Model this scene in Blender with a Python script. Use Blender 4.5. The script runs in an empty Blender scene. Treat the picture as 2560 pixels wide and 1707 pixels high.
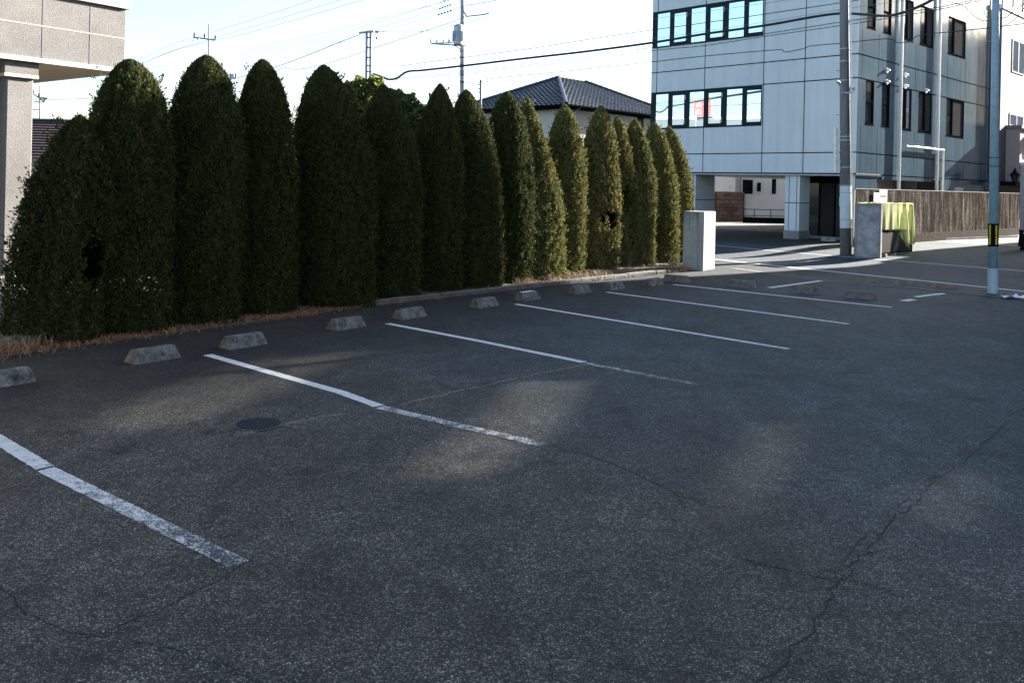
import bpy, math, random
import numpy as np
from mathutils import Vector, Matrix
R = math.radians
random.seed(7)
scene = bpy.context.scene
col = scene.collection

# ------------------------------------------------------------------ camera
FPX, ROLL, CY, CAMH = 2184.0, R(1.3), 461.8, 2.1
cam = bpy.data.cameras.new('camera')
cam.sensor_width = 36.0
cam.lens = FPX / 2560 * 36
cam.shift_y = (CY - 853.5) / 2560
cam.clip_end = 2000
cam.clip_start = 0.05
camo = bpy.data.objects.new('camera', cam)
camo.location = (0, 0, CAMH)
camo.rotation_euler = (R(90), -ROLL, 0)
col.objects.link(camo)
scene.camera = camo

# ------------------------------------------------------------------ light
SUN_AZ, SUN_EL = 35.0, 20.0            # azimuth counter-clockwise from +X
w = bpy.data.worlds.new('World')
scene.world = w
w.use_nodes = True
wn = w.node_tree
sky = wn.nodes.new('ShaderNodeTexSky')
sky.sky_type = 'NISHITA'
sky.sun_disc = False
sky.sun_elevation = R(SUN_EL)
sky.sun_rotation = R(90 - SUN_AZ)
sky.air_density = 1.0
sky.dust_density = 1.6
sky.ozone_density = 1.6
wn.links.new(sky.outputs[0], wn.nodes['Background'].inputs[0])
wn.nodes['Background'].inputs[1].default_value = 0.058
sl = bpy.data.lights.new('sun', 'SUN')
sl.energy = 5.0
sl.angle = R(0.5)
sl.color = (1.0, 0.935, 0.84)
so = bpy.data.objects.new('sun', sl)
SD = Vector((math.cos(R(SUN_AZ)) * math.cos(R(SUN_EL)), math.sin(R(SUN_AZ)) * math.cos(R(SUN_EL)), math.sin(R(SUN_EL))))
so.rotation_euler = SD.to_track_quat('Z', 'Y').to_euler()
so.location = (30, 16, 30)
col.objects.link(so)
scene.view_settings.view_transform = 'Standard'
scene.view_settings.look = 'None'
scene.view_settings.gamma = 1.0
scene.view_settings.exposure = 2.7

# ------------------------------------------------------------------ survey helpers (photo pixel -> place)
_c, _s = math.cos(ROLL), math.sin(ROLL)
def ray(px, py):
    a, b = (px - 1280) / FPX, (py - CY) / FPX
    # image axes -> world (roll about the viewing axis)
    x = a * _c + b * _s
    dn = -a * _s + b * _c
    return Vector((x, 1.0, -dn))
def D(px, py, d):
    r = ray(px, py)
    return Vector((r.x * d, d, CAMH + r.z * d))
RN = Vector((0.826, 0.564))            # normal of the road, pointing across it
RT = Vector((0.564, -0.826))           # along the road, to the right
def zg(x, y):
    n = RN.x * x + RN.y * y
    t = min(max((n - 21.5) / 5.5, 0), 1)
    return 0.22 * t * t * (3 - 2 * t)
def G(px, py, dz=0.0):
    r = ray(px, py)
    z = 0.0
    for _ in range(12):
        d = (CAMH - z) / -r.z
        z = zg(r.x * d, d)
    return Vector((r.x * d, d, z + dz))
UR = Vector((0.596, 0.803, 0))         # along the hedge, away
UL = Vector((0.803, -0.596, 0))        # along the parking lines, towards the aisle
def plane_hit(px, py, P, n):
    r = ray(px, py)
    o = Vector((0, 0, CAMH))
    t = (P - o).dot(n) / r.dot(n)
    return o + r * t

# ------------------------------------------------------------------ materials
MATS = {}
def new_mat(name):
    m = bpy.data.materials.new(name)
    m.use_nodes = True
    nt = m.node_tree
    b = nt.nodes['Principled BSDF']
    MATS[name] = m
    return m, nt, b
def N(nt, t, **k):
    n = nt.nodes.new(t)
    for a, v in k.items():
        setattr(n, a, v)
    return n
def L(nt, a, b): nt.links.new(a, b)
def pos(nt, scale=(1, 1, 1), rotz=0.0):
    g = N(nt, 'ShaderNodeNewGeometry')
    mp = N(nt, 'ShaderNodeMapping')
    mp.inputs['Scale'].default_value = scale
    mp.inputs['Rotation'].default_value = (0, 0, rotz)
    L(nt, g.outputs['Position'], mp.inputs[0])
    return mp.outputs[0]
def noise(nt, vec, scale, detail=4, rough=.6):
    n = N(nt, 'ShaderNodeTexNoise')
    n.inputs['Scale'].default_value = scale
    n.inputs['Detail'].default_value = detail
    n.inputs['Roughness'].default_value = rough
    L(nt, vec, n.inputs['Vector'])
    return n.outputs['Fac']
def ramp(nt, f, stops):
    r = N(nt, 'ShaderNodeValToRGB')
    e = r.color_ramp.elements
    st = [(p, c if hasattr(c, '__len__') else (c, c, c)) for p, c in stops]
    e[0].position = 0.0; e[1].position = 1.0
    e[1].position = st[-1][0]; e[1].color = (*st[-1][1], 1)
    e[0].position = st[0][0]; e[0].color = (*st[0][1], 1)
    for p, c in st[1:-1]:
        k = e.new(p); k.color = (*c, 1)
    L(nt, f, r.inputs[0])
    return r.outputs[0]
def mix(nt, f, a, b, mode='MIX'):
    m = N(nt, 'ShaderNodeMix', data_type='RGBA', blend_type=mode)
    for s, v in ((m.inputs[0], f), (m.inputs[6], a), (m.inputs[7], b)):
        if hasattr(v, 'is_linked') or hasattr(v, 'node'): L(nt, v, s)
        elif hasattr(v, '__len__'): s.default_value = (*v, 1) if len(v) == 3 else v
        else: s.default_value = v if s.type == 'VALUE' else (v, v, v, 1)
    return m.outputs[2]
def math_(nt, op, a, b=0.0):
    m = N(nt, 'ShaderNodeMath', operation=op)
    for s, v in ((m.inputs[0], a), (m.inputs[1], b)):
        if hasattr(v, 'node'): L(nt, v, s)
        else: s.default_value = v
    return m.outputs[0]
def bump(nt, b, h, strength=.3, dist=.02):
    n = N(nt, 'ShaderNodeBump')
    n.inputs['Strength'].default_value = strength
    n.inputs['Distance'].default_value = dist
    L(nt, h, n.inputs['Height'])
    L(nt, n.outputs[0], b.inputs['Normal'])
def simple(name, c, rough=.6, var=.25, scale=3.0, metal=0.0, spec=.5, streak=False, bmp=0.0, fine=0.0):
    """painted / cast surface: base colour broken up by noise, optional vertical streaks, fine grain and bump"""
    m, nt, b = new_mat(name)
    v = pos(nt, (1, 1, .12) if streak else (1, 1, 1))
    f = noise(nt, v, scale, 5, .65)
    lo = tuple(x * (1 - var) for x in c)
    hi = tuple(min(1, x * (1 + var * .6)) for x in c)
    cc = ramp(nt, f, [(.3, lo), (.7, hi)])
    if fine:
        g = noise(nt, pos(nt), 55, 2, .6)
        cc = mix(nt, 1.0, cc, ramp(nt, g, [(.3, 1 - fine), (.7, 1 + fine * .0 + .0)]), 'MULTIPLY')
    L(nt, cc, b.inputs['Base Color'])
    b.inputs['Roughness'].default_value = rough
    b.inputs['Metallic'].default_value = metal
    b.inputs['Specular IOR Level'].default_value = spec
    if bmp:
        bump(nt, b, noise(nt, pos(nt), 40, 4, .7), bmp, .01)
    return m

def asphalt(name, base, cool=None, speck=.5):
    m, nt, b = new_mat(name)
    p = pos(nt)
    big = ramp(nt, noise(nt, p, .5, 5, .65), [(.28, .56), (.72, 1.42)])
    mid = ramp(nt, noise(nt, p, 3.5, 6, .72), [(.28, .62), (.75, 1.42)])
    fin = ramp(nt, noise(nt, p, 120, 3, .8), [(.33, .12), (.68, 2.0)])
    vo = N(nt, 'ShaderNodeTexVoronoi')
    vo.inputs['Scale'].default_value = 125
    L(nt, p, vo.inputs['Vector'])
    sep = N(nt, 'ShaderNodeSeparateColor')
    L(nt, vo.outputs['Color'], sep.inputs[0])
    stone = ramp(nt, sep.outputs[0], [(.0, .28), (.45, .80), (.72, 1.35), (.90, 2.7), (1.0, 5.4)])
    near = ramp(nt, vo.outputs['Distance'], [(.2, 1.0), (.65, .4)])
    # sparse larger pale chippings, more of them where the binder has worn away
    v2 = N(nt, 'ShaderNodeTexVoronoi')
    v2.inputs['Scale'].default_value = 52
    L(nt, p, v2.inputs['Vector'])
    sp2 = N(nt, 'ShaderNodeSeparateColor')
    L(nt, v2.outputs['Color'], sp2.inputs[0])
    chip = math_(nt, 'MULTIPLY', ramp(nt, sp2.outputs[1], [(.955, 0.0), (.99, 1.0)]), ramp(nt, v2.outputs['Distance'], [(.16, 1.0), (.24, 0.0)]))
    c = mix(nt, 1.0, base, big, 'MULTIPLY')
    c = mix(nt, 1.0, c, mid, 'MULTIPLY')
    c = mix(nt, 1.0, c, ramp(nt, noise(nt, p, 19, 4, .75), [(.3, .58), (.7, 1.45)]), 'MULTIPLY')
    c = mix(nt, .9, c, fin, 'MULTIPLY')
    st = mix(nt, 1.0, stone, near, 'MULTIPLY')
    c = mix(nt, speck, c, mix(nt, 1.0, c, st, 'MULTIPLY'))
    c = mix(nt, math_(nt, 'MULTIPLY', chip, .8), c, (.19, .182, .17))
    if cool is not None:
        sx = N(nt, 'ShaderNodeSeparateXYZ')
        L(nt, p, sx.inputs[0])
        # bluer tone towards the far right half of the lot
        k = math_(nt, 'ADD', math_(nt, 'MULTIPLY', sx.outputs[0], .16), math_(nt, 'MULTIPLY', sx.outputs[1], .10))
        k = math_(nt, 'ADD', k, math_(nt, 'MULTIPLY', noise(nt, p, .35, 4, .6), 1.1))
        cf = ramp(nt, math_(nt, 'MULTIPLY', k, .4), [(.40, 0.0), (.80, 1.0)])
        c = mix(nt, cf, c, mix(nt, 1.0, c, cool, 'MULTIPLY'))
        # oil drips and rubber smears, and scoured paler spots
        spot = ramp(nt, noise(nt, p, 2.6, 3, .5), [(.30, .55), (.40, 1.0), (.62, 1.0), (.75, 1.35)])
        c = mix(nt, 1.0, c, spot, 'MULTIPLY')
        smear = ramp(nt, noise(nt, pos(nt, (1.2, .22, 1), R(-38)), 2.2, 4, .6), [(.30, .72), (.5, 1.0), (.72, 1.15)])
        c = mix(nt, 1.0, c, smear, 'MULTIPLY')
        # dark band by the wheel stops: oily grime plus hedge shade put into colour
        dd = math_(nt, 'ADD', math_(nt, 'MULTIPLY', sx.outputs[0], .803), math_(nt, 'MULTIPLY', sx.outputs[1], -.596))
        ob_ = math_(nt, 'ADD', math_(nt, 'ADD', dd, 10.0 - .0), math_(nt, 'MULTIPLY', noise(nt, p, .8, 4, .65), -2.2))
        oil_shade = ramp(nt, math_(nt, 'MULTIPLY', ob_, .25), [(.0, .34), (.22, .50), (.50, 1.0)])
        c = mix(nt, 1.0, c, oil_shade, 'MULTIPLY')
    # dusty pale drift
    dust = ramp(nt, noise(nt, p, 1.1, 5, .7), [(.56, 0.0), (.78, .16)])
    c = mix(nt, dust, c, (.10, .098, .094))
    L(nt, c, b.inputs['Base Color'])
    b.inputs['Roughness'].default_value = .82
    b.inputs['Specular IOR Level'].default_value = .35
    h = math_(nt, 'ADD', noise(nt, p, 90, 2, .6), math_(nt, 'MULTIPLY', vo.outputs['Distance'], -.6))
    bump(nt, b, h, .8, .009)
    return m

M_lot = asphalt('lot_asphalt', (.0745, .0662, .0515), (.43, .83, 1.14), speck=1.0)
M_road = asphalt('road_asphalt', (.029, .042, .053), speck=.3)
M_back = asphalt('pale_asphalt', (.17, .16, .145), speck=.3)

def paint_mat():
    m, nt, b = new_mat('worn_white_paint')
    p = pos(nt)
    at = N(nt, 'ShaderNodeAttribute', attribute_name='wear')
    f = noise(nt, p, 75, 5, .85)
    f2 = noise(nt, p, 9, 5, .7)
    k = math_(nt, 'ADD', f, math_(nt, 'MULTIPLY', math_(nt, 'SUBTRACT', f2, .5), .5))
    k = math_(nt, 'SUBTRACT', k, at.outputs['Fac'])
    fac = ramp(nt, k, [(.27, 0.0), (.32, 1.0)])
    tone = ramp(nt, f2, [(.3, (.50, .485, .455)), (.7, (.66, .645, .61))])
    c = mix(nt, fac, (.035, .034, .033), tone)
    L(nt, c, b.inputs['Base Color'])
    b.inputs['Roughness'].default_value = .75
    return m
M_paint = paint_mat()

M_conc = simple('weathered_concrete', (.25, .243, .23), .9, .35, 2.5, bmp=.25, fine=.15)
M_stop = simple('grimy_concrete', (.175, .165, .15), .9, .9, 9.0, bmp=.7, fine=.6)
M_stopend = simple('ochre_end_concrete', (.20, .145, .09), .9, .7, 11.0, bmp=.4, fine=.4)  # ochre tone, used on the end faces
M_stopbrown = simple('brown_stained_concrete', (.19, .145, .115), .9, .6, 7.0, bmp=.4, fine=.3)
M_post = simple('pale_cast_concrete', (.38, .365, .34), .9, .3, 3.0, streak=True, bmp=.2, fine=.1)
M_kerb = simple('kerb_concrete', (.12, .118, .112), .9, .45, 4.0, bmp=.4, fine=.25)
M_soil = simple('dry_soil', (.10, .075, .055), .95, .5, 6.0, bmp=.7, fine=.5)
M_gravel = simple('grey_gravel', (.17, .155, .13), .95, .4, 14.0, bmp=.8, fine=.6)
M_crack = simple('crack_dirt', (.014, .013, .012), 1.0, .4, 20.0)
M_tan = simple('dry_straw', (.36, .26, .15), .9, .4, 30.0)
M_rust = simple('rusty_dead_leaves', (.36, .15, .06), .9, .5, 30.0)
M_iron = simple('cast_iron', (.035, .032, .032), .6, .3, 20.0, metal=.4)
M_hole = simple('dark_void', (.004, .004, .005), 1.0, .1, 5.0, spec=0.0)
M_black = simple('black_painted_metal', (.008, .009, .010), .65, .2, 5.0, spec=.05)
M_frame = simple('dark_window_frame', (.010, .018, .024), .6, .2, 5.0, spec=.15)
M_joint = simple('dark_joint_sealant', (.006, .010, .013), .9, .2, 5.0, spec=.0)
M_galv = simple('galvanised_steel', (.42, .46, .48), .5, .2, 6.0, metal=.35)
M_whitepipe = simple('white_plastic_pipe', (.74, .71, .67), .33, .10, 4.0, spec=.9)
M_polec = simple('pole_concrete', (.20, .20, .205), .85, .35, 3.0, streak=True, fine=.2)
M_polefar = simple('far_pole_concrete', (.33, .33, .34), .85, .25, 3.0)
M_wrap = simple('white_pole_wrap', (.58, .62, .66), .55, .1, 3.0)
M_bluepole = simple('blue_grey_painted_pole', (.25, .35, .40), .42, .18, 9.0, spec=.6)
M_bluewrap = simple('pale_blue_pole_sleeve', (.38, .46, .49), .5, .1, 4.0)
M_yellow = simple('yellow_reflector', (.72, .50, .02), .5, .15, 8.0)
M_cable = simple('black_cable', (.012, .016, .020), .6, .1, 3.0)
M_wire = simple('thin_wire', (.16, .18, .20), .6, .1, 3.0)
M_cream = simple('cream_siding', (.44, .425, .39), .8, .07, 1.5)
M_soffit = simple('cream_soffit', (.60, .50, .35), .8, .06, 2.0)
M_trim = simple('pale_grey_trim', (.58, .57, .57), .5, .06, 3.0)
M_trimd = simple('dark_grey_trim', (.13, .13, .14), .5, .1, 3.0)
M_beige = simple('beige_render', (.55, .49, .40), .85, .08, 2.0)
M_steel = simple('dull_steel', (.30, .31, .32), .4, .15, 5.0, metal=.6)
M_board = simple('white_sign_board', (.74, .75, .76), .5, .06, 4.0)
M_ink = simple('black_lettering', (.03, .03, .04), .6, .1, 4.0)
M_red = simple('red_sign_paint', (.55, .03, .03), .5, .1, 4.0)
M_bark = simple('brown_bark', (.075, .05, .035), .95, .4, 12.0, bmp=.6)
M_room = simple('dim_interior', (.10, .09, .075), .9, .3, 1.0)
M_grey = simple('grey_wing_panel', (.14, .138, .14), .75, .25, 1.6, streak=True, fine=.18)
M_annex = simple('mauve_grey_render', (.29, .26, .27), .85, .1, 3.0)

def post_mat():
    m, nt, b = new_mat('stained_cast_concrete')
    g = N(nt, 'ShaderNodeNewGeometry')
    sx = N(nt, 'ShaderNodeSeparateXYZ')
    L(nt, g.outputs['Position'], sx.inputs[0])
    st = noise(nt, pos(nt, (1, 1, .10)), 11, 5, .7)
    run = math_(nt, 'SUBTRACT', math_(nt, 'MULTIPLY', sx.outputs[2], .42), math_(nt, 'MULTIPLY', st, .95))
    f = ramp(nt, run, [(.02, 0.0), (.26, 1.0)])
    c = mix(nt, f, ramp(nt, noise(nt, pos(nt), 5, 5, .7), [(.3, (.33, .315, .29)), (.7, (.44, .425, .40))]), (.10, .088, .078))
    L(nt, c, b.inputs['Base Color'])
    b.inputs['Roughness'].default_value = .9
    bump(nt, b, noise(nt, pos(nt), 35, 4, .7), .25, .01)
    return m
M_poststain = post_mat()
def granite():
    m, nt, b = new_mat('washed_pebble_panel')
    p = pos(nt)
    g = noise(nt, p, 64, 3, .8)
    c = ramp(nt, g, [(.28, (.105, .098, .092)), (.46, (.162, .152, .144)), (.6, (.20, .19, .18)), (.74, (.29, .275, .26))])
    big = ramp(nt, noise(nt, p, 1.4, 3, .6), [(.3, .80), (.7, 1.1)])
    c = mix(nt, 1.0, c, big, 'MULTIPLY')
    L(nt, c, b.inputs['Base Color'])
    b.inputs['Roughness'].default_value = .9
    bump(nt, b, g, .7, .012)
    return m
M_pebble = granite()

def panel(name, c, rough, metal, streak=.14, wave=0.0, spec=.5):
    m, nt, b = new_mat(name)
    p = pos(nt, (1, 1, .06))
    s = noise(nt, p, 3.5, 4, .6)
    q = noise(nt, pos(nt), .8, 3, .5)
    k = math_(nt, 'ADD', math_(nt, 'MULTIPLY', s, .6), math_(nt, 'MULTIPLY', q, .4))
    L(nt, ramp(nt, k, [(.35, tuple(x * (1 - streak) for x in c)), (.62, tuple(x * (1 + streak * .3) for x in c))]), b.inputs['Base Color'])
    b.inputs['Roughness'].default_value = rough
    b.inputs['Metallic'].default_value = metal
    b.inputs['Specular IOR Level'].default_value = spec
    if wave:
        bump(nt, b, noise(nt, pos(nt), .9, 2, .5), wave, .05)
    return m
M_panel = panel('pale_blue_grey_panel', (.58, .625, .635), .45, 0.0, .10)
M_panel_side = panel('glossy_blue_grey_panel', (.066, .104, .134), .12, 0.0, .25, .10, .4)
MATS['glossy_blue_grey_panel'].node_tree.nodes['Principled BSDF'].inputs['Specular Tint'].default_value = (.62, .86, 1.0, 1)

def glass(name, c, rough=.02, metal=.9, wave=.06):
    m, nt, b = new_mat(name)
    f = noise(nt, pos(nt), .7, 2, .5)
    L(nt, ramp(nt, f, [(.3, tuple(x * .93 for x in c)), (.7, c)]), b.inputs['Base Color'])
    b.inputs['Roughness'].default_value = rough
    b.inputs['Metallic'].default_value = metal
    bump(nt, b, f, wave, .02)
    return m
M_mirror = glass('reflective_window_glass', (.60, .73, .78))
M_dark = glass('dark_window_glass', (.012, .015, .017), .06, 0.0)
MATS['dark_window_glass'].node_tree.nodes['Principled BSDF'].inputs['Specular IOR Level'].default_value = .15
M_blind = simple('curtained_glass', (.050, .050, .05), .3, .15, 2.0, spec=.04)
M_door = glass('entrance_glass', (.06, .06, .055), .03, .4)

def stained_wall():
    m, nt, b = new_mat('streaked_block_wall')
    v = pos(nt, (1, 1, .16))
    s1 = noise(nt, v, 3.6, 7, .78)
    s2 = noise(nt, pos(nt, (1, 1, .5)), 14, 4, .7)
    b.inputs['Specular IOR Level'].default_value = .03
    k = math_(nt, 'ADD', math_(nt, 'MULTIPLY', s1, .75), math_(nt, 'MULTIPLY', s2, .25))
    c = ramp(nt, k, [(.38, (.022, .019, .016)), (.48, (.052, .045, .039)), (.55, (.125, .108, .096)), (.66, (.31, .28, .25))])
    g = N(nt, 'ShaderNodeNewGeometry')
    sx = N(nt, 'ShaderNodeSeparateXYZ')
    L(nt, g.outputs['Position'], sx.inputs[0])
    # block courses
    fr = math_(nt, 'FRACT', math_(nt, 'MULTIPLY', math_(nt, 'SUBTRACT', sx.outputs[2], .50), 1.95))
    ln = ramp(nt, fr, [(.0, 1.0), (.035, 1.0), (.05, 0.0), (1.0, 0.0)])
    c = mix(nt, math_(nt, 'MULTIPLY', ln, .55), c, (.06, .05, .04))
    L(nt, c, b.inputs['Base Color'])
    b.inputs['Roughness'].default_value = .95
    bump(nt, b, k, .3, .03)
    return m
M_stain = stained_wall()

def block_wall():
    m, nt, b = new_mat('brown_split_block')
    br = N(nt, 'ShaderNodeTexBrick')
    br.inputs['Scale'].default_value = 1.0
    br.inputs['Brick Width'].default_value = .42
    br.inputs['Row Height'].default_value = .21
    br.inputs['Mortar Size'].default_value = .012
    br.inputs['Color1'].default_value = (.20, .13, .11, 1)
    br.inputs['Color2'].default_value = (.10, .065, .055, 1)
    br.inputs['Mortar'].default_value = (.05, .035, .03, 1)
    g = N(nt, 'ShaderNodeTexCoord')
    L(nt, g.outputs['UV'], br.inputs['Vector'])
    L(nt, mix(nt, .5, br.outputs[0], mix(nt, 1.0, br.outputs[0], ramp(nt, noise(nt, pos(nt), 5, 4, .7), [(.3, .4), (.7, 1.7)]), 'MULTIPLY')), b.inputs['Base Color'])
    b.inputs['Roughness'].default_value = .9
    return m
M_block = block_wall()

def siding(name, c, step, contrast=.35):
    m, nt, b = new_mat(name)
    g = N(nt, 'ShaderNodeNewGeometry')
    sx = N(nt, 'ShaderNodeSeparateXYZ')
    L(nt, g.outputs['Position'], sx.inputs[0])
    fr = math_(nt, 'FRACT', math_(nt, 'MULTIPLY', sx.outputs[2], 1 / step))
    k = ramp(nt, fr, [(0, 1 - contrast), (.12, 1 - contrast), (.2, 1.0), (1, 1.0)])
    c2 = mix(nt, 1.0, c, k, 'MULTIPLY')
    c2 = mix(nt, 1.0, c2, ramp(nt, noise(nt, pos(nt), 1.2, 4, .6), [(.3, .92), (.7, 1.03)]), 'MULTIPLY')
    L(nt, c2, b.inputs['Base Color'])
    b.inputs['Roughness'].default_value = .7
    bump(nt, b, fr, .3, .01)
    return m
M_siding = siding('white_lap_siding', (.68, .68, .67), .11, .16)

def tiles():
    m, nt, b = new_mat('black_glazed_roof_tile')
    L(nt, ramp(nt, noise(nt, pos(nt), 4, 3, .6), [(.3, (.020, .026, .034)), (.7, (.045, .055, .066))]), b.inputs['Base Color'])
    b.inputs['Roughness'].default_value = .33
    b.inputs['Specular IOR Level'].default_value = .7
    return m
M_tile = tiles()
M_tilebrown = simple('brown_roof_tile', (.075, .05, .05), .5, .4, 6.0)
M_roofgrey = simple('grey_metal_roof', (.20, .23, .26), .5, .15, 1.0)

def pavers():
    m, nt, b = new_mat('brown_paver')
    br = N(nt, 'ShaderNodeTexBrick')
    br.inputs['Scale'].default_value = 1.0
    br.inputs['Brick Width'].default_value = .30
    br.inputs['Row Height'].default_value = .15
    br.inputs['Mortar Size'].default_value = .016
    br.inputs['Color1'].default_value = (.115, .098, .085, 1)
    br.inputs['Color2'].default_value = (.085, .073, .064, 1)
    br.inputs['Mortar'].default_value = (.03, .026, .023, 1)
    L(nt, pos(nt, rotz=R(46)), br.inputs['Vector'])
    c = mix(nt, 1.0, br.outputs[0], ramp(nt, noise(nt, pos(nt), 2.0, 5, .7), [(.3, .65), (.7, 1.5)]), 'MULTIPLY')
    L(nt, c, b.inputs['Base Color'])
    b.inputs['Roughness'].default_value = .9
    return m
M_paver = pavers()

def leafmat(name, c0, c1, c2, rough=.55, glow=.22):
    m, nt, b = new_mat(name)
    at = N(nt, 'ShaderNodeAttribute', attribute_name='tint')
    L(nt, ramp(nt, at.outputs['Fac'], [(0, c0), (.75, c1), (.93, c1), (1.0, c2)]), b.inputs['Base Color'])
    b.inputs['Roughness'].default_value = .8
    b.inputs['Specular IOR Level'].default_value = .08
    tr = N(nt, 'ShaderNodeBsdfTranslucent')
    L(nt, b.inputs['Base Color'].links[0].from_socket, tr.inputs[0])
    mx = N(nt, 'ShaderNodeMixShader')
    mx.inputs[0].default_value = glow
    L(nt, b.outputs[0], mx.inputs[1])
    L(nt, tr.outputs[0], mx.inputs[2])
    L(nt, mx.outputs[0], nt.nodes['Material Output'].inputs[0])
    return m
M_leaf = leafmat('cypress_leaf', (.006, .011, .005), (.068, .077, .022), (.15, .085, .04))
M_leaf_lit = leafmat('sunlit_browned_cypress_leaf', (.016, .021, .008), (.185, .182, .060), (.30, .18, .09))  # yellower copy: sun on the right-hand cypresses put into colour, plus browning
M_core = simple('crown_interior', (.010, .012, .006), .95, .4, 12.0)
M_bright = leafmat('bright_leaf', (.05, .07, .02), (.20, .215, .065), (.28, .26, .09), glow=.5)
M_green = leafmat('mid_green_leaf', (.02, .042, .015), (.12, .165, .055), (.15, .18, .07), glow=.45)

def matte(m):
    nt = m.node_tree
    b = nt.nodes['Principled BSDF']
    d = N(nt, 'ShaderNodeBsdfDiffuse')
    L(nt, b.inputs['Base Color'].links[0].from_socket, d.inputs[0])
    if b.inputs['Normal'].is_linked: L(nt, b.inputs['Normal'].links[0].from_socket, d.inputs['Normal'])
    L(nt, d.outputs[0], nt.nodes['Material Output'].inputs[0])
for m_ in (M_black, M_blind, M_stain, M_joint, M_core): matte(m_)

def net_mat():
    m, nt, b = new_mat('yellow_green_net')
    p = pos(nt)
    c = ramp(nt, noise(nt, p, 6, 4, .6), [(.3, (.36, .385, .11)), (.7, (.50, .52, .22))])
    L(nt, c, b.inputs['Base Color'])
    b.inputs['Roughness'].default_value = .7
    tr = N(nt, 'ShaderNodeBsdfTranslucent')
    L(nt, c, tr.inputs[0])
    mx = N(nt, 'ShaderNodeMixShader')
    mx.inputs[0].default_value = .35
    L(nt, b.outputs[0], mx.inputs[1])
    L(nt, tr.outputs[0], mx.inputs[2])
    tp = N(nt, 'ShaderNodeBsdfTransparent')
    m2 = N(nt, 'ShaderNodeMixShader')
    m2.inputs[0].default_value = .18
    L(nt, mx.outputs[0], m2.inputs[1])
    L(nt, tp.outputs[0], m2.inputs[2])
    L(nt, m2.outputs[0], nt.nodes['Material Output'].inputs[0])
    return m
M_net = net_mat()

# ------------------------------------------------------------------ object helpers
def V(*a): return Vector(a)
Z = Vector((0, 0, 1))
class MB:
    """collects shapes and links them as ONE mesh object"""
    def __init__(self): self.v, self.f, self.mi, self.uv = [], [], [], []
    def add(self, vs, fs, mi=0):
        o = len(self.v)
        self.v += [tuple(x) for x in vs]
        self.f += [tuple(i + o for i in f) for f in fs]
        self.mi += [mi] * len(fs)
        return self
    def quad(self, a, b, c, d, mi=0): return self.add([a, b, c, d], [(0, 1, 2, 3)], mi)
    def obox(self, o, x, y, z, mi=0):
        """box from corner o spanned by vectors x, y, z"""
        o, x, y, z = Vector(o), Vector(x), Vector(y), Vector(z)
        p = [o, o + x, o + x + y, o + y, o + z, o + x + z, o + x + y + z, o + y + z]
        fs = [(0, 3, 2, 1), (4, 5, 6, 7), (0, 1, 5, 4), (1, 2, 6, 5), (2, 3, 7, 6), (3, 0, 4, 7)]
        if x.cross(y).dot(z) < 0: fs = [tuple(reversed(f)) for f in fs]
        return self.add(p, fs, mi)
    def tube(self, pts, r, n=8, mi=0, cap=True):
        pts = [Vector(p) for p in pts]
        rs = r if hasattr(r, '__len__') else [r] * len(pts)
        vs, fs = [], []
        up = None
        for i, p in enumerate(pts):
            d = (pts[min(i + 1, len(pts) - 1)] - pts[max(i - 1, 0)])
            if d.length < 1e-9: d = Vector((0, 0, 1))
            d.normalize()
            if up is None:
                up = Vector((0, 0, 1)) if abs(d.z) < .9 else Vector((1, 0, 0))
            a = d.cross(up)
            if a.length < 1e-4: a = d.cross(Vector((0, 1, 0)))
            a.normalize(); b = a.cross(d)
            for k in range(n):
                t = 2 * math.pi * k / n
                vs.append(p + (a * math.cos(t) + b * math.sin(t)) * rs[i])
        for i in range(len(pts) - 1):
            for k in range(n):
                k2 = (k + 1) % n
                fs.append((i * n + k, i * n + k2, (i + 1) * n + k2, (i + 1) * n + k))
        if cap:
            fs.append(tuple(reversed(range(n))))
            fs.append(tuple((len(pts) - 1) * n + k for k in range(n)))
        return self.add(vs, fs, mi)
    def build(self, name, mats, parent=None, smooth=False, bevel=0.0, world=None):
        me = bpy.data.meshes.new(name)
        me.from_pydata(self.v, [], self.f)
        if not isinstance(mats, (list, tuple)): mats = [mats]
        for m in mats: me.materials.append(m)
        me.polygons.foreach_set('material_index', self.mi)
        if smooth: me.polygons.foreach_set('use_smooth', [True] * len(self.f))
        me.update()
        o = bpy.data.objects.new(name, me)
        col.objects.link(o)
        if bevel:
            b = o.modifiers.new('bevel', 'BEVEL')
            b.width = bevel; b.segments = 2; b.limit_method = 'ANGLE'
        if parent is not None:
            o.parent = parent
            root = parent
            off = Vector((0, 0, 0))
            while root is not None:
                off = off + root.location
                root = root.parent
            o.location = -off
        return o
def tag(o, label=None, cat=None, group=None, kind=None):
    if label: o['label'] = label
    if cat: o['category'] = cat
    if group: o['group'] = group
    if kind: o['kind'] = kind
    return o
def thing(name, loc, label, cat, group=None):
    o = bpy.data.objects.new(name, None)
    o.empty_display_size = .2
    o.location = loc
    col.objects.link(o)
    return tag(o, label, cat, group)
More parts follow.
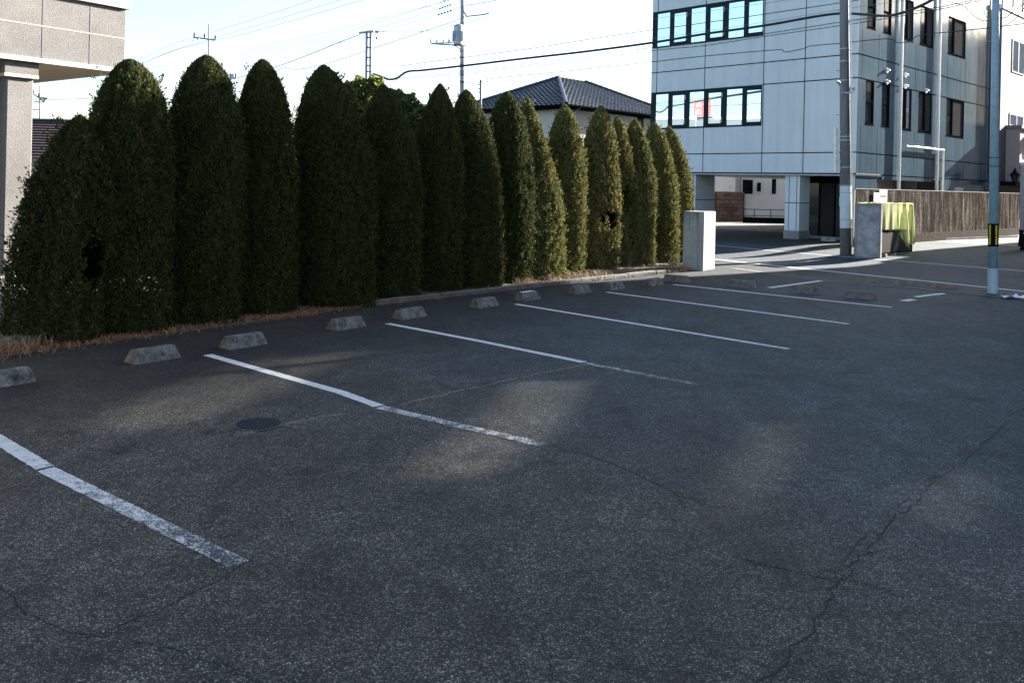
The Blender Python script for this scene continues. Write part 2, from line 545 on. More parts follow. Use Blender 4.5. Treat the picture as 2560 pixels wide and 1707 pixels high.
def fastmesh(name, verts, nper, mats, tint=None, mi=None, smooth=False):
    """many separate n-gons as one mesh from a numpy vertex array"""
    me = bpy.data.meshes.new(name)
    nv = len(verts); nf = nv // nper
    me.vertices.add(nv); me.loops.add(nv); me.polygons.add(nf)
    me.vertices.foreach_set('co', verts.astype(np.float32).ravel())
    me.loops.foreach_set('vertex_index', np.arange(nv, dtype=np.int32))
    me.polygons.foreach_set('loop_start', np.arange(0, nv, nper, dtype=np.int32))
    me.polygons.foreach_set('loop_total', np.full(nf, nper, dtype=np.int32))
    for m in mats: me.materials.append(m)
    if mi is not None: me.polygons.foreach_set('material_index', mi.astype(np.int32))
    me.update(calc_edges=True)
    if tint is not None:
        a = me.attributes.new('tint', 'FLOAT', 'FACE')
        a.data.foreach_set('value', tint.astype(np.float32))
    return me

# ================================================================== GROUND
def strip(name, ns, t0, t1, dz, m, ntdiv=24):
    mb = MB()
    ts = [t0 + (t1 - t0) * i / ntdiv for i in range(ntdiv + 1)]
    vs = []
    for n in ns:
        for t in ts:
            p = RN * n + RT * t
            vs.append((p.x, p.y, zg(p.x, p.y) + dz))
    k = ntdiv + 1
    fs = []
    for i in range(len(ns) - 1):
        for j in range(ntdiv):
            fs.append((i * k + j, (i + 1) * k + j, (i + 1) * k + j + 1, i * k + j + 1)[::-1])
    mb.add(vs, fs)
    o = mb.build(name, m)
    return tag(o, kind='structure')
NS = [-400, -60, 0, 15, 20, 21.5] + [21.5 + .5 * i for i in range(1, 12)] + [30, 60, 600]
strip('ground', NS, -500, 500, 0, M_lot, 40)
NF = [19.4, 20.5, 21.5] + [21.5 + .5 * i for i in range(1, 8)]
strip('road', NF, -160, 120, .004, M_road, 40)
# forecourt and back car park beyond the road: pale worn asphalt behind, road-like asphalt in front
def sheet(name, pts, m, dz=.004, kind='structure'):
    mb = MB()
    vs = [Vector((p[0], p[1], zg(p[0], p[1]) + dz)) for p in pts]
    mb.add(vs, [tuple(range(len(vs)))])
    o = mb.build(name, m)
    if o.data.polygons[0].normal.z < 0:
        o.data.flip_normals()
    return tag(o, kind=kind)

K = Vector((12.723, 32.386, 0))        # street corner of the office building
E1 = Vector((-.692, .722, 0))          # along the street front, to the left
E2 = Vector((.7215, .6924, 0))         # along the side, away
BZ = .22                               # ground level at the building
def B(a, b, z): return K + E1 * a + E2 * b + Z * z
sheet('back_car_park', [B(40, 4.5, 0), B(40, 60, 0), B(-4, 60, 0), B(-4, 4.5, 0)], M_back)

# planting bed under the hedge
kp = [G(0, 893), G(640, 806), G(908, 768), G(1280, 726), G(1614, 687), G(1760, 672)]
k0 = kp[0] - UR * 8
bed_front = [k0] + kp
mb = MB()
vs, fs = [], []
rows = 10
random.seed(3)
fine = []
for a, b in zip(bed_front[:-1], bed_front[1:]):
    for i in range(14): fine.append(a.lerp(b, i / 14))
fine.append(bed_front[-1])
for i, p in enumerate(fine):
    for j in range(rows):
        q = p - UL * (j * .42) + UR * (random.uniform(-.05, .05))
        h = 0.012 + (.05 * min(1, j / 2)) + random.uniform(-.015, .02) * (j > 0)
        if j == 0: q = q + UL * random.uniform(-.03, .05)
        vs.append((q.x, q.y, h if j else .006))
for i in range(len(fine) - 1):
    for j in range(rows - 1):
        fs.append((i * rows + j, (i + 1) * rows + j, (i + 1) * rows + j + 1, i * rows + j + 1))
mb.add(vs, fs)
tag(mb.build('planting_bed', M_soil, smooth=True), kind='structure')
# gravel yard behind the bed, up to the pebble-faced building
g0, g1 = k0 - UL * 3.5, kp[-1] - UL * 3.5
sheet('gravel_yard', [g0, g1, g1 - UL * 14, g0 - UL * 14], M_gravel, .003)

# kerb along the right part of the bed
ka, kb = G(908, 768), G(1700, 679)
kd = (kb - ka).normalized()
kn = Vector((-kd.y, kd.x, 0))
mb = MB()
L_ = (kb - ka).length
s = 0.0
while s < L_ - .05:
    e = min(s + .6, L_)
    j = random.uniform(-.008, .008)
    mb.obox(ka + kd * (s + .004) + kn * j, kd * (e - s - .008), kn * .12, Z * (.085 + random.uniform(-.008, .008)))
    s = e
tag(mb.build('kerb', M_kerb, bevel=.012), kind='structure')

# road edge: concrete gutter between lot and road
def roadstrip(name, pts, width, m, dz, wear=None, kind='structure', side=None, jit=0.0):
    """ribbon along a polyline laid on the ground"""
    vs, fs = [], []
    n = len(pts)
    for i, p in enumerate(pts):
        d = (pts[min(i + 1, n - 1)] - pts[max(i - 1, 0)]); d.z = 0; d.normalize()
        nn = Vector((-d.y, d.x, 0))
        ww = width * (1 + random.uniform(-jit, jit)) / 2
        if jit > .9: ww *= .45 + .55 * abs(math.sin(i * .11 + width * 900))
        for sg in (-1, 1):
            q = p + nn * sg * ww
            vs.append((q.x, q.y, zg(q.x, q.y) + dz))
    for i in range(n - 1):
        fs.append((i * 2, i * 2 + 1, i * 2 + 3, i * 2 + 2)[::-1])
    mb = MB(); mb.add(vs, fs)
    o = mb.build(name, m)
    if o.data.polygons[0].normal.z < 0: o.data.flip_normals()
    if wear is not None:
        a = o.data.attributes.new('wear', 'FLOAT', 'POINT')
        wv = []
        for i in range(n): wv += [wear(i / (n - 1))] * 2
        a.data.foreach_set('value', wv)
    return tag(o, kind=kind) if kind else o
def lerp_pts(ps, step=.25):
    out = []
    for a, b in zip(ps[:-1], ps[1:]):
        k = max(1, int((b - a).length / step))
        for i in range(k): out.append(a.lerp(b, i / k))
    out.append(ps[-1])
    return out
gut = lerp_pts([G(1830, 671), G(2100, 706), G(2300, 722), G(2560, 750), G(2900, 790)], .4)
roadstrip('gutter', gut, .30, simple('dirty_gutter_concrete', (.062, .066, .068), .9, .5, 6.0), .008)

# ------------------------------------------------------------------ painted lines
def pline(name, ps, wid, wear):
    return roadstrip(name, lerp_pts(ps, .05), wid, M_paint, .0075 if name.startswith('road') else .0028, wear, jit=.06)
pline('parking_line', [G(-170, 1007), G(0, 1101), G(112, 1169)], .125, lambda t: .02 + .10 * t)
pline('parking_line', [G(115, 1173), G(597, 1410)], .122, lambda t: .12 + .14 * t)
pline('parking_line', [G(519, 887), G(850, 980), G(947, 1015)], .115, lambda t: -.06 + .14 * t)
pline('parking_line', [G(950, 1018), G(1358, 1112)], .115, lambda t: .20 + .05 * t)
pline('parking_line', [G(969, 809), G(1180, 849), G(1462, 906)], .11, lambda t: -.08 + .22 * t)
pline('parking_line', [G(1465, 908), G(1748, 962)], .10, lambda t: .22 + .08 * t)
pline('parking_line', [G(1290, 760.5), G(1972, 872.5)], .11, lambda t: -.06 + .22 * t)
pline('parking_line', [G(1517, 730.5), G(2122, 810)], .11, lambda t: -.06 + .2 * t)
pline('parking_line', [G(1684, 711.6), G(2228, 768.5)], .11, lambda t: -.08 + .14 * t)
pline('parking_line', [G(1924, 719.5), G(2053, 702)], .13, lambda t: -.1)
pline('parking_line', [G(2258, 752.5), G(2284, 748.5)], .16, lambda t: -.1)
pline('parking_line', [G(2290, 742.5), G(2322, 738), G(2360, 734)], .13, lambda t: .06)
pline('road_edge_line', [G(1640, 634), G(1790, 649), G(1920, 663), G(2178.7, 689.5), G(2393.8, 711.3), G(2600, 733.5), G(3000, 778)], .15, lambda t: -.1)
pline('road_edge_line', [G(1700, 606), G(1791, 614), G(1981, 631.5), G(2300, 657), G(2560, 677.5), G(2900, 705)], .07, lambda t: -.02)

# ------------------------------------------------------------------ cracks and seams
def crack(ps, wid, jit=.08, dz=.0016, m=M_crack):
    """a main fissure with gaps, a second broken strand and short side branches, as one ragged ribbon set"""
    mb = MB()
    def strand(off, wk, keep):
        run = []
        amp = 0.0
        for a, b in zip(ps[:-1], ps[1:]):
            A, Bq = G(*a), G(*b)
            k = max(2, int((Bq - A).length / .035))
            d = (Bq - A).normalized(); nn = Vector((-d.y, d.x, 0))
            for i in range(k):
                amp = amp * .82 + random.gauss(0, jit * .16)
                run.append((A.lerp(Bq, i / k) + nn * (amp + off), nn, d))
        on = True
        for i in range(len(run) - 1):
            if random.random() < .07: on = random.random() < keep
            if not on: continue
            w0 = wid * wk * random.uniform(.15, .75); w1 = wid * wk * random.uniform(.15, .75)
            p, nn, d = run[i]; q, n2, _d = run[i + 1]
            pts_ = [p - nn * w0 / 2, p + nn * w0 / 2, q + n2 * w1 / 2, q - n2 * w1 / 2]
            mb.add([(v.x, v.y, zg(v.x, v.y) + dz) for v in pts_], [(3, 2, 1, 0)])
            if random.random() < .05 * wk:
                sd = random.choice((-1, 1)); e = p + nn * sd * random.uniform(.03, .14) + d * random.uniform(-.08, .08)
                mb.add([(v.x, v.y, zg(v.x, v.y) + dz + .0005) for v in (p - d * w0 * .3, p + d * w0 * .3, e)], [(0, 1, 2)])
    CRUMB.append([G(*q_) for q_ in ps])
    strand(0, 1.6, .93)
    strand(random.uniform(-.05, .05), .7, .45)
    o = mb.build('crack', m)
    for pl in o.data.polygons:
        pass
    return tag(o, kind='structure')
random.seed(11)
CRUMB = []
crack([(2600, 985), (2450, 1110), (2340, 1195), (2230, 1300), (2110, 1440), (2060, 1540), (1900, 1720)], .016, .06)
crack([(1860, 1400), (1960, 1418), (2080, 1450)], .009, .04)
crack([(2110, 1440), (2200, 1470), (2250, 1490)], .006, .04)
crack([(1372, 1114), (1480, 1140), (1600, 1190), (1690, 1235), (1722, 1280), (1640, 1330)], .010, .05)
crack([(1690, 1235), (1760, 1262), (1850, 1270)], .006, .04)
crack([(-20, 1450), (60, 1530), (170, 1580), (250, 1583), (400, 1520), (560, 1440), (620, 1402)], .011, .03)
crack([(130, 1170), (330, 1122), (560, 1080), (760, 1048), (930, 1015)], .008, .03)
crack([(1290, 950), (1481, 910), (1599, 884), (1716, 861), (1784, 845), (1906, 815), (2100, 786)], .012, .02)
crack([(330, 1600), (480, 1640), (620, 1680), (700, 1720)], .007, .05)
crack([(1330, 1560), (1370, 1640), (1380, 1720)], .007, .05)
crack([(2070, 655), (2200, 668), (2330, 668), (2420, 672)], .03, .1, .008)

M_dust = simple('pale_seam_dust', (.25, .215, .17), .95, .5, 40.0)
crack([(590, 1090), (660, 1074), (760, 1052), (865, 1032)], .022, .05, .0018, M_dust)
crack([(1000, 1012), (1120, 985), (1290, 948), (1480, 908)], .020, .06, .0018, M_dust)
# drain grate in the lot
c = G(646, 1061)
dg = thing('drain_grate', c, 'round dark iron drain grate with straw along its edge, set in the asphalt', 'drain')
mb = MB()
n = 40; r0 = .185
ring = [(math.cos(2 * math.pi * i / n), math.sin(2 * math.pi * i / n)) for i in range(n)]
vs = [(c.x + x * r0, c.y + y * r0, .006) for x, y in ring]
mb.add(vs, [tuple(range(n))])
mb.build('recess', M_hole, dg)
mb = MB()
for i in range(n):
    a, b = ring[i], ring[(i + 1) % n]
    mb.add([(c.x + a[0] * r0, c.y + a[1] * r0, .010), (c.x + b[0] * r0, c.y + b[1] * r0, .010),
            (c.x + b[0] * .215, c.y + b[1] * .215, .007), (c.x + a[0] * .215, c.y + a[1] * .215, .007)], [(0, 3, 2, 1)])
mb.build('rim', simple('gritty_frame', (.060, .055, .048), .9, .5, 30.0), dg)
mb = MB()
for k in range(-5, 6):
    o_ = k * .033
    h = math.sqrt(max(0, r0 ** 2 - o_ ** 2))
    if h > .02:
        mb.obox((c.x - h, c.y + o_ - .006, .008), (2 * h, 0, 0), (0, .012, 0), (0, 0, .006))
        mb.obox((c.x + o_ - .006, c.y - h, .0085), (.012, 0, 0), (0, 2 * h, 0), (0, 0, .0062))
mb.build('grid', M_iron, dg)

# ================================================================== WHEEL STOPS
def wheel_stop(A, Bp, back, m_long, m_end, label, skew=0.0):
    """A,Bp: ends of the long base edge that faces the viewer; back: unit vector away from it"""
    A, Bp = Vector(A), Vector(Bp)
    d = (Bp - A); ln = d.length; d.normalize()
    W_, Ht, tw, ins = .25, .145, .10, .035
    t = thing('wheel_stop', A.lerp(Bp, .5) + back * W_ / 2, label, 'wheel stop', 'concrete wheel stops')
    z0 = A.z
    def ring(inset, side0, side1, z):
        return [A + d * inset + back * side0 + Z * (z), A + d * (ln - inset) + back * side0 + Z * z,
                A + d * (ln - inset) + back * side1 + Z * z, A + d * inset + back * side1 + Z * z]
    lo = ring(0, 0, W_, 0); hi = ring(ins, W_ / 2 - tw / 2, W_ / 2 + tw / 2, Ht)
    mb = MB()
    mb.add(lo + hi, [(0, 1, 5, 4), (4, 5, 6, 7), (2, 3, 7, 6)], 0)
    mb.add(lo + hi, [(1, 2, 6, 5), (3, 0, 4, 7)], 1)
    # weld
    o = mb.build('block', [m_long, m_end], t)
    import bmesh
    bm = bmesh.new(); bm.from_mesh(o.data)
    bmesh.ops.remove_doubles(bm, verts=bm.verts, dist=1e-4)
    bmesh.ops.recalc_face_normals(bm, faces=bm.faces)
    bm.to_mesh(o.data); bm.free()
    b = o.modifiers.new('bevel', 'BEVEL'); b.width = .014; b.segments = 3; b.limit_method = 'ANGLE'
    # recessed name plate on the long face
    mb = MB()
    u0 = (hi[0] - lo[0])
    c0 = lo[0].lerp(lo[1], .30) + u0 * .35; c1 = lo[0].lerp(lo[1], .62) + u0 * .35
    c2 = c1 + u0 * .38; c3 = c0 + u0 * .38
    nrm = (c1 - c0).cross(c3 - c0).normalized()
    if nrm.dot(back) > 0: nrm = -nrm
    q = [x + nrm * .003 for x in (c0, c1, c2, c3)]
    mb.add(q + [x - nrm * .006 for x in q], [(0, 1, 2, 3), (4, 5, 1, 0), (5, 6, 2, 1), (6, 7, 3, 2), (7, 4, 0, 3)])
    mb.build('cast_panel', M_stop, t)
    return t
S_ = [((0 - 62, 979), (79, 951.5), 'grey wheel stop cut off by the left edge of the picture'),
      ((337.6, 912), (455, 893), 'mottled grey wheel stop with an ochre end, left of the first full white line'),
      ((574.6, 875), (675, 857.6), 'grey wheel stop just behind the start of the long line beside the drain grate'),
      ((842.9, 827.3), (924.6, 812.4), 'grey wheel stop below the left end of the concrete kerb'),
      ((1006, 800), (1078.5, 786.5), 'dark wheel stop just right of the third white line, before the wide cypress'),
      ((1197, 771.5), (1252.8, 760.6), 'small dark wheel stop left of the one with the white strip'),
      ((1309, 754), (1363.4, 745.3), 'wheel stop with a white painted strip along its top'),
      ((1442.4, 736.3), (1489, 730), 'dark wheel stop right of the one with the white strip'),
      ((1529.5, 726.8), (1570.4, 721.3), 'half pale half ochre wheel stop before the browned cypress'),
      ((1630, 716), (1652, 710.5), 'pale grey wheel stop seen end on at the far corner of the row')]
BACK = -UL
for i, (a, b, lab) in enumerate(S_):
    A, Bq = G(*a), G(*b)
    if i == 9:
        A = G(1630, 716); Bq = A + UR * .57
    t = wheel_stop(A, A + UR * .575, BACK, M_stop, M_stopend, lab)
    if i == 6:
        mb = MB()
        o = A + UR * .10 + BACK * .085 + Z * .147
        mb.obox(o, UR * .34, BACK * .075, Z * .004)
        mb.build('white_strip', M_board, t)
S2 = [((1655, 702.5), 'brown wheel stop in weak sun at the end of the kerb by the gatepost'),
      ((1819, 716), 'brown wheel stop left of the short white line near the road'),
      ((1980, 731.5), 'brown wheel stop just below the short white line near the road'),
      ((2113, 745), 'rusty brown wheel stop nearest the blue pole')]
for a, lab in S2:
    A = G(*a)
    dd = Vector((.88, -.475, 0))
    wheel_stop(A, A + dd * .58, Vector((.475, .88, 0)), M_stopbrown, M_stopbrown, lab)

# ================================================================== CYPRESS HEDGE
HL = G(908, 768) - UL * .62            # a point on the trunk line
def on_hedge(px, off=0.0):
    """where the line of trunks crosses the viewing direction px"""
    r = ray(px, 600)
    P = HL - UL * off
    # (r*t - P) x UR = 0
    t = (P.x * UR.y - P.y * UR.x) / (r.x * UR.y - r.y * UR.x)
    return Vector((r.x * t, r.y * t, 0))
def lumpfield(rng, nk=7):
    return [(rng.integers(1, 7), rng.uniform(0, 6.28), rng.uniform(-2.6, 2.6), rng.uniform(.3, 1)) for _ in range(nk)]
def lump(th, z, fld):
    s = 0
    for k, ph, kz, a in fld: s = s + a * np.sin(k * th + ph + kz * z)
    return s / len(fld) ** .5
def profile(t, tb, b0, p, q):
    lo = b0 + (1 - b0) * np.clip(t / tb, 0, 1) ** .7
    hi = np.clip(1 - np.clip((t - tb) / (1 - tb), 0, 1) ** p, 0, 1) ** q
    return np.where(t < tb, lo, hi)
def cypress(i, px0, px1, ytop, label, tb=.3, b0=.97, p=2.8, q=.64, brown=.06, mat=M_leaf, off=0.0, bottom=.0, gap=.0, lumpy=.075, dens=1.0, bite=None, tip=None, tuft=.065, ragged=1.0):
    rng = np.random.default_rng(100 + i)
    px = (px0 + px1) / 2
    base = on_hedge(px, off)
    d = base.y
    rad = (px1 - px0) / 2 / FPX * d * 1.0
    top = D(px, ytop, d).z
    h = top - .02
    lean = ((tip - px) / FPX * d) / h if tip else 0.0
    area = 2 * math.pi * rad * h * .8
    n = int(area * 9500 * (11 / d) ** 1.0 * dens)
    fld = lumpfield(rng)
    def surf(t, th, k):
        r = rad * profile(t, tb, b0, p, q) * (1 + lumpy * lump(th, t * h, fld) + tuft * (np.sin(th * 9 + 5 * np.sin(t * h * 3.1)) * np.sin(t * h * 9.5 + 3 * np.sin(th * 4)) + .6 * np.sin(th * 17 + t * h * 4) * np.sin(t * h * 21 + th * 3))) * k
        return r
    t = rng.uniform(0, 1, int(n * 1.6))
    keep = rng.uniform(0, 1, len(t)) < np.clip(profile(t, tb, b0, p, q) + .15, .1, 1)
    t = bottom + (1 - bottom) * t[keep][:n]
    n = len(t)
    th = rng.uniform(0, 2 * math.pi, n)
    k = 1.0 - np.abs(rng.normal(0, .07, n))
    stray = rng.uniform(0, 1, n) < .06
    k = np.where(stray, rng.uniform(1.0, 1.13, n), k)
    r = surf(t, th, k)
    ox = np.cos(th); oy = np.sin(th)
    z = t * h
    ax = lean * z * np.clip(z / h, 0, 1)
    P = np.stack([r * ox + ax, r * oy, z], 1)
    if gap:
        # thin zone low down where the trunk shows and light comes through
        g = np.exp(-((z - gap) / .11) ** 2)
        kk = rng.uniform(0, 1, n) > g * .13
        P, t, th, ox, oy, z, k = P[kk], t[kk], th[kk], ox[kk], oy[kk], z[kk], k[kk]
    if bite:
        # hollow: (height, half height, azimuth, half angle)
        for bz, bh, ba, bw in bite:
            dth = np.abs((th - ba + np.pi) % (2 * np.pi) - np.pi)
            kk = ~((((z - bz) / bh) ** 2 + (dth / bw) ** 2) < 1 + .55 * np.sin(9 * th + 7 * z) * np.sin(11 * z) + rng.normal(0, .25, len(z)))
            P, t, th, ox, oy, z, k = P[kk], t[kk], th[kk], ox[kk], oy[kk], z[kk], k[kk]
    # protruding sprays that break up the clipped outline
    ns = int(area * 11 * ragged)
    st_ = rng.uniform(.02, .97, ns); sth = rng.uniform(0, 2 * math.pi, ns)
    sr_ = surf(st_, sth, np.full(ns, .97))
    if bite:
        for bz, bh, ba, bw in bite:
            dd_ = np.abs((sth - ba + np.pi) % (2 * np.pi) - np.pi)
            kk = ~((((st_ * h - bz) / bh) ** 2 + (dd_ / bw) ** 2) < 1.1)
            st_, sth, sr_ = st_[kk], sth[kk], sr_[kk]
    ns = len(st_)
    per = 26
    ln_ = rng.uniform(.05, .17, ns) * (1 + .5 * (ragged > 1))
    sdir = np.stack([np.cos(sth), np.sin(sth), rng.uniform(.5, 1.6, ns)], 1)
    sdir /= np.linalg.norm(sdir, axis=1)[:, None]
    u_s = rng.uniform(-.3, 1, (ns, per))
    base_ = np.stack([sr_ * np.cos(sth) + lean * st_ * h * st_, sr_ * np.sin(sth), st_ * h], 1)
    SP = base_[:, None, :] + sdir[:, None, :] * (u_s * ln_[:, None])[:, :, None] + rng.normal(0, 1, (ns, per, 3)) * (.030 * (1.1 - np.clip(u_s, 0, 1)))[:, :, None]
    SP = SP.reshape(-1, 3)
    P = np.concatenate([P, SP])
    th2 = np.repeat(sth, per)
    th = np.concatenate([th, th2]); ox = np.concatenate([ox, np.cos(th2)]); oy = np.concatenate([oy, np.sin(th2)])
    z = np.concatenate([z, SP[:, 2]]); t = np.concatenate([t, np.repeat(st_, per)])
    n = len(P)
    sc = (d / 11) ** .5
    out = np.stack([ox, oy, np.zeros(n)], 1)
    steep = np.clip((t - .75) / .25, 0, 1)[:, None]
    dr = out * (.55 - .3 * steep) + np.array([0, 0, .75]) * (1 + steep) + rng.normal(0, .42, (n, 3))
    dr /= np.linalg.norm(dr, axis=1)[:, None]
    wv = np.cross(dr, out + rng.normal(0, .45, (n, 3)))
    wv /= np.linalg.norm(wv, axis=1)[:, None] + 1e-9
    Ln = rng.uniform(.022, .055, n)[:, None] * sc
    Wd = rng.uniform(.006, .013, n)[:, None] * sc
    b_ = P - dr * Ln * .35
    quad = np.stack([b_, b_ + dr * Ln * .5 + wv * Wd, b_ + dr * Ln, b_ + dr * Ln * .5 - wv * Wd], 1).reshape(-1, 3)
    # clumped tone
    cl = .5 + .5 * np.clip(lump(th * 2.0, z * 3.1, lumpfield(rng)), -1, 1)
    tint = np.clip(rng.uniform(.05, .75, n) + .2 * cl, 0, .92)
    br = (rng.uniform(0, 1, n) < brown * (.3 + 1.6 * (cl > .72)))
    tint = np.where(br, rng.uniform(.93, 1, n), tint)
    # core
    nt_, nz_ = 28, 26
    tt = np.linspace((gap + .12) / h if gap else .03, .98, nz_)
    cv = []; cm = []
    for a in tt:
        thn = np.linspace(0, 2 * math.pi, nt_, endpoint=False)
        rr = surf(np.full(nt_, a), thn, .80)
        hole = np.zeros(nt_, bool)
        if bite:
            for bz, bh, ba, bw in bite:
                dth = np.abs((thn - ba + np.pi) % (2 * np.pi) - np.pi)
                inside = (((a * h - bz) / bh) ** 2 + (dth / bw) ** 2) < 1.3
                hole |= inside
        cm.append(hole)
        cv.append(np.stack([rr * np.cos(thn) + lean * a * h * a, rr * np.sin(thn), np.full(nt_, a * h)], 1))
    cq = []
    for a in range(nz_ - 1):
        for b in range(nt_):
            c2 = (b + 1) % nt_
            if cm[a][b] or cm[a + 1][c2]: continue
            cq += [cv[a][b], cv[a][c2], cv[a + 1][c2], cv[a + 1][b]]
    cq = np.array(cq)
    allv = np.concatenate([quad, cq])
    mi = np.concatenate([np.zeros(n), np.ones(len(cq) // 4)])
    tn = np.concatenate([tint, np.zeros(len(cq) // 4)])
    root = thing('cypress_tree', base, label, 'cypress', 'clipped cypresses of the hedge')
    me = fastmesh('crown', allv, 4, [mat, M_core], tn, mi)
    o = bpy.data.objects.new('crown', me)
    col.objects.link(o)
    o.parent = root
    mb = MB()
    tr = .06 + .02 * rad
    mb.tube([base + V(0, 0, -.02), base + V(.02, .01, .35), base + V(-.01, .02, .9), base + V(lean * h * .36, 0, h * .6)], [tr * 1.3, tr, tr * .85, tr * .4], 9)
    for b in range(7):
        a = rng.uniform(0, 6.28); zz = rng.uniform(.3, 1.0)
        mb.tube([base + V(0, 0, zz), base + V(math.cos(a) * rad * .4, math.sin(a) * rad * .4, zz + .12), base + V(math.cos(a) * rad * .8, math.sin(a) * rad * .8, zz + .32)], [.018, .012, .005], 5)
    mb.build('trunk', M_bark, root, smooth=True)
    return root
X = 1.0884
tr_ = [ # centre, tip, half width, ytop (in the 2352-px view), label, kwargs
 (138, 178, 99, 262, 'low ragged bushy cypress at the left end of the hedge, partly hiding the pebble-faced column', dict(tb=.3, b0=1.0, p=2.4, q=.70, lumpy=.18, tuft=.09, gap=.62, ragged=2.2, bite=[(.95, .36, 5.95, .34)])),
 (298, 290, 98, 135, 'tall round-topped cypress with a bright sunlit crown just right of the ragged end bush', dict(p=3.6, q=.6, gap=.66, ragged=1.5, bite=[(1.0, .55, 4.1, .42)])),
 (468, 465, 87, 126, 'tall cypress with a flat sunlit tip standing second among the full height ones', dict(p=3.6, q=.6)),
 (606, 594, 74, 136, 'dark dome-topped cypress left of the widest one', dict(p=3.2, q=.6)),
 (768, 735, 97, 150, 'widest dark cypress with a pointed dome, before the start of the kerb', dict(p=2.6, q=.66)),
 (894, 872, 74, 194, 'dark cypress in front of the bright broadleaf tree', dict(p=2.6, q=.66)),
 (1000, 1003, 61, 192, 'dark cypress directly left of the transformer pole', dict(p=2.6, q=.7)),
 (1082, 1063, 70, 206, 'cypress under the transformer pole with a sunlit right tip', dict(p=2.5, q=.7)),
 (1163, 1157, 62, 210, 'cypress left of the tiled roof with sun on its right lower edge', dict(p=2.8, q=.68)),
 (1228, 1203, 72, 222, 'cypress bulging to the right at its foot, in front of the left roof slope', dict(tb=.1, p=1.6, q=.8, mat=M_leaf_lit)),
 (1296, 1290, 48, 240, 'slim cypress below the corner of the tiled roof', dict(p=2.9, q=.66, mat=M_leaf_lit)),
 (1376, 1373, 46, 243, 'slim half browned cypress with a broken hollow in its lower part', dict(p=2.8, q=.66, brown=.35, mat=M_leaf_lit, lumpy=.11, tuft=.08, bite=[(1.30, .24, 5.5, .8)])),
 (1420, 1412, 44, 266, 'thin browned cypress with bare gaps next to the hollow one', dict(p=2.2, q=.75, brown=.4, mat=M_leaf_lit, lumpy=.17, tuft=.09, off=.15, bite=[(1.75, .34, 5.2, 1.3)])),
 (1462, 1452, 42, 273, 'slim cypress with a bright right side, fourth from the gatepost', dict(p=2.6, q=.68, brown=.15, mat=M_leaf_lit)),
 (1512, 1497, 46, 282, 'slim cypress second from the gatepost', dict(p=2.6, q=.68, brown=.1, mat=M_leaf_lit)),
 (1552, 1530, 42, 290, 'last slim cypress touching the concrete gatepost', dict(p=2.5, q=.7, brown=.1, mat=M_leaf_lit)),
]
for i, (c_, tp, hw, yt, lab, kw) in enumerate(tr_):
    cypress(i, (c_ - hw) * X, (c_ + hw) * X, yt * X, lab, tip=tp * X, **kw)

# ================================================================== DRY GRASS AND LITTER
def blades(name, spots, n, m, hmin, hmax, spread, label=None, seed=1):
    rng = np.random.default_rng(seed)
    vs = []
    for k in range(n):
        s = spots[rng.integers(len(spots))]
        x = s[0] + rng.normal(0, spread); y = s[1] + rng.normal(0, spread)
        z = zg(x, y) + (s[2] if len(s) > 2 else 0)
        a = rng.uniform(0, 6.28); lean = rng.uniform(.2, 1.1)
        h = rng.uniform(hmin, hmax)
        dx, dy = math.cos(a), math.sin(a)
        wx, wy = -dy * .004, dx * .004
        p0 = np.array([x, y, z]); p1 = p0 + np.array([dx * h * lean * .4, dy * h * lean * .4, h * .6]); p2 = p0 + np.array([dx * h * lean, dy * h * lean, h * .75])
        wv = np.array([wx, wy, 0])
        vs += [p0 - wv, p0 + wv, p1 + wv * .8, p1 - wv * .8, p1 - wv * .8, p1 + wv * .8, p2 + wv * .1, p2 - wv * .1]
    me = fastmesh(name, np.array(vs), 4, [m])
    o = bpy.data.objects.new(name, me); col.objects.link(o)
    return tag(o, label, 'grass' if 'grass' in name else 'litter', kind='stuff')
bedspots = []
for i in range(400):
    t = random.random()
    seg = int(t * (len(bed_front) - 1))
    p = bed_front[seg].lerp(bed_front[seg + 1], t * (len(bed_front) - 1) - seg) - UL * random.uniform(-.10, .5)
    bedspots.append((p.x, p.y, .03))
blades('dead_grass', bedspots, 11000, M_rust, .015, .07, .13, 'rust brown dead weeds and leaves along the foot of the hedge', 5)
right_bed = [(*(G(x, y) - UL * .25).xy, .04) for x, y in ((1330, 716), (1400, 708), (1440, 703), (1480, 700), (1520, 697), (1600, 686), (1660, 680), (1700, 676), (1745, 676))]
left_bed = [(*(G(x, y)).xy, .02) for x, y in ((-30, 880), (30, 866), (80, 858), (120, 850), (20, 845), (60, 870))]
blades('dead_weeds', left_bed, 2200, M_rust, .02, .12, .30, 'rust red dead weeds in the corner left of the ragged bush', 15)
blades('dry_grass', right_bed + left_bed, 3000, M_tan, .05, .22, .16, 'pale tan dry grass at both ends of the hedge bed', 6)
gsp = [(*G(x, y).xy,) for x, y in ((2150, 707), (2190, 706), (2260, 712), (2270, 711), (2350, 719), (2370, 722), (2380, 722), (2530, 742), (2545, 742), (2555, 744), (2520, 740))]
blades('gutter_grass', gsp, 900, M_tan, .03, .14, .12, 'tufts of dry grass along the gutter by the blue pole', 8)
dsp = []
for a, b in (((600, 1082), (720, 1058)), ((720, 1058), (860, 1032))):
    for i in range(30): dsp.append((*G(a[0] + (b[0] - a[0]) * i / 30, a[1] + (b[1] - a[1]) * i / 30).xy,))
for (x, y) in ((1390, 1120), (1620, 1195), (1705, 1240), (2240, 1290), (2270, 1262), (2110, 1445), (2180, 1340), (1640, 875), (1700, 862), (1560, 892)): dsp += [(*G(x, y).xy,)] * 1
blades('straw_litter', dsp, 520, M_tan, .003, .012, .025, 'straw bits caught in the pavement cracks and by the drain', 9)
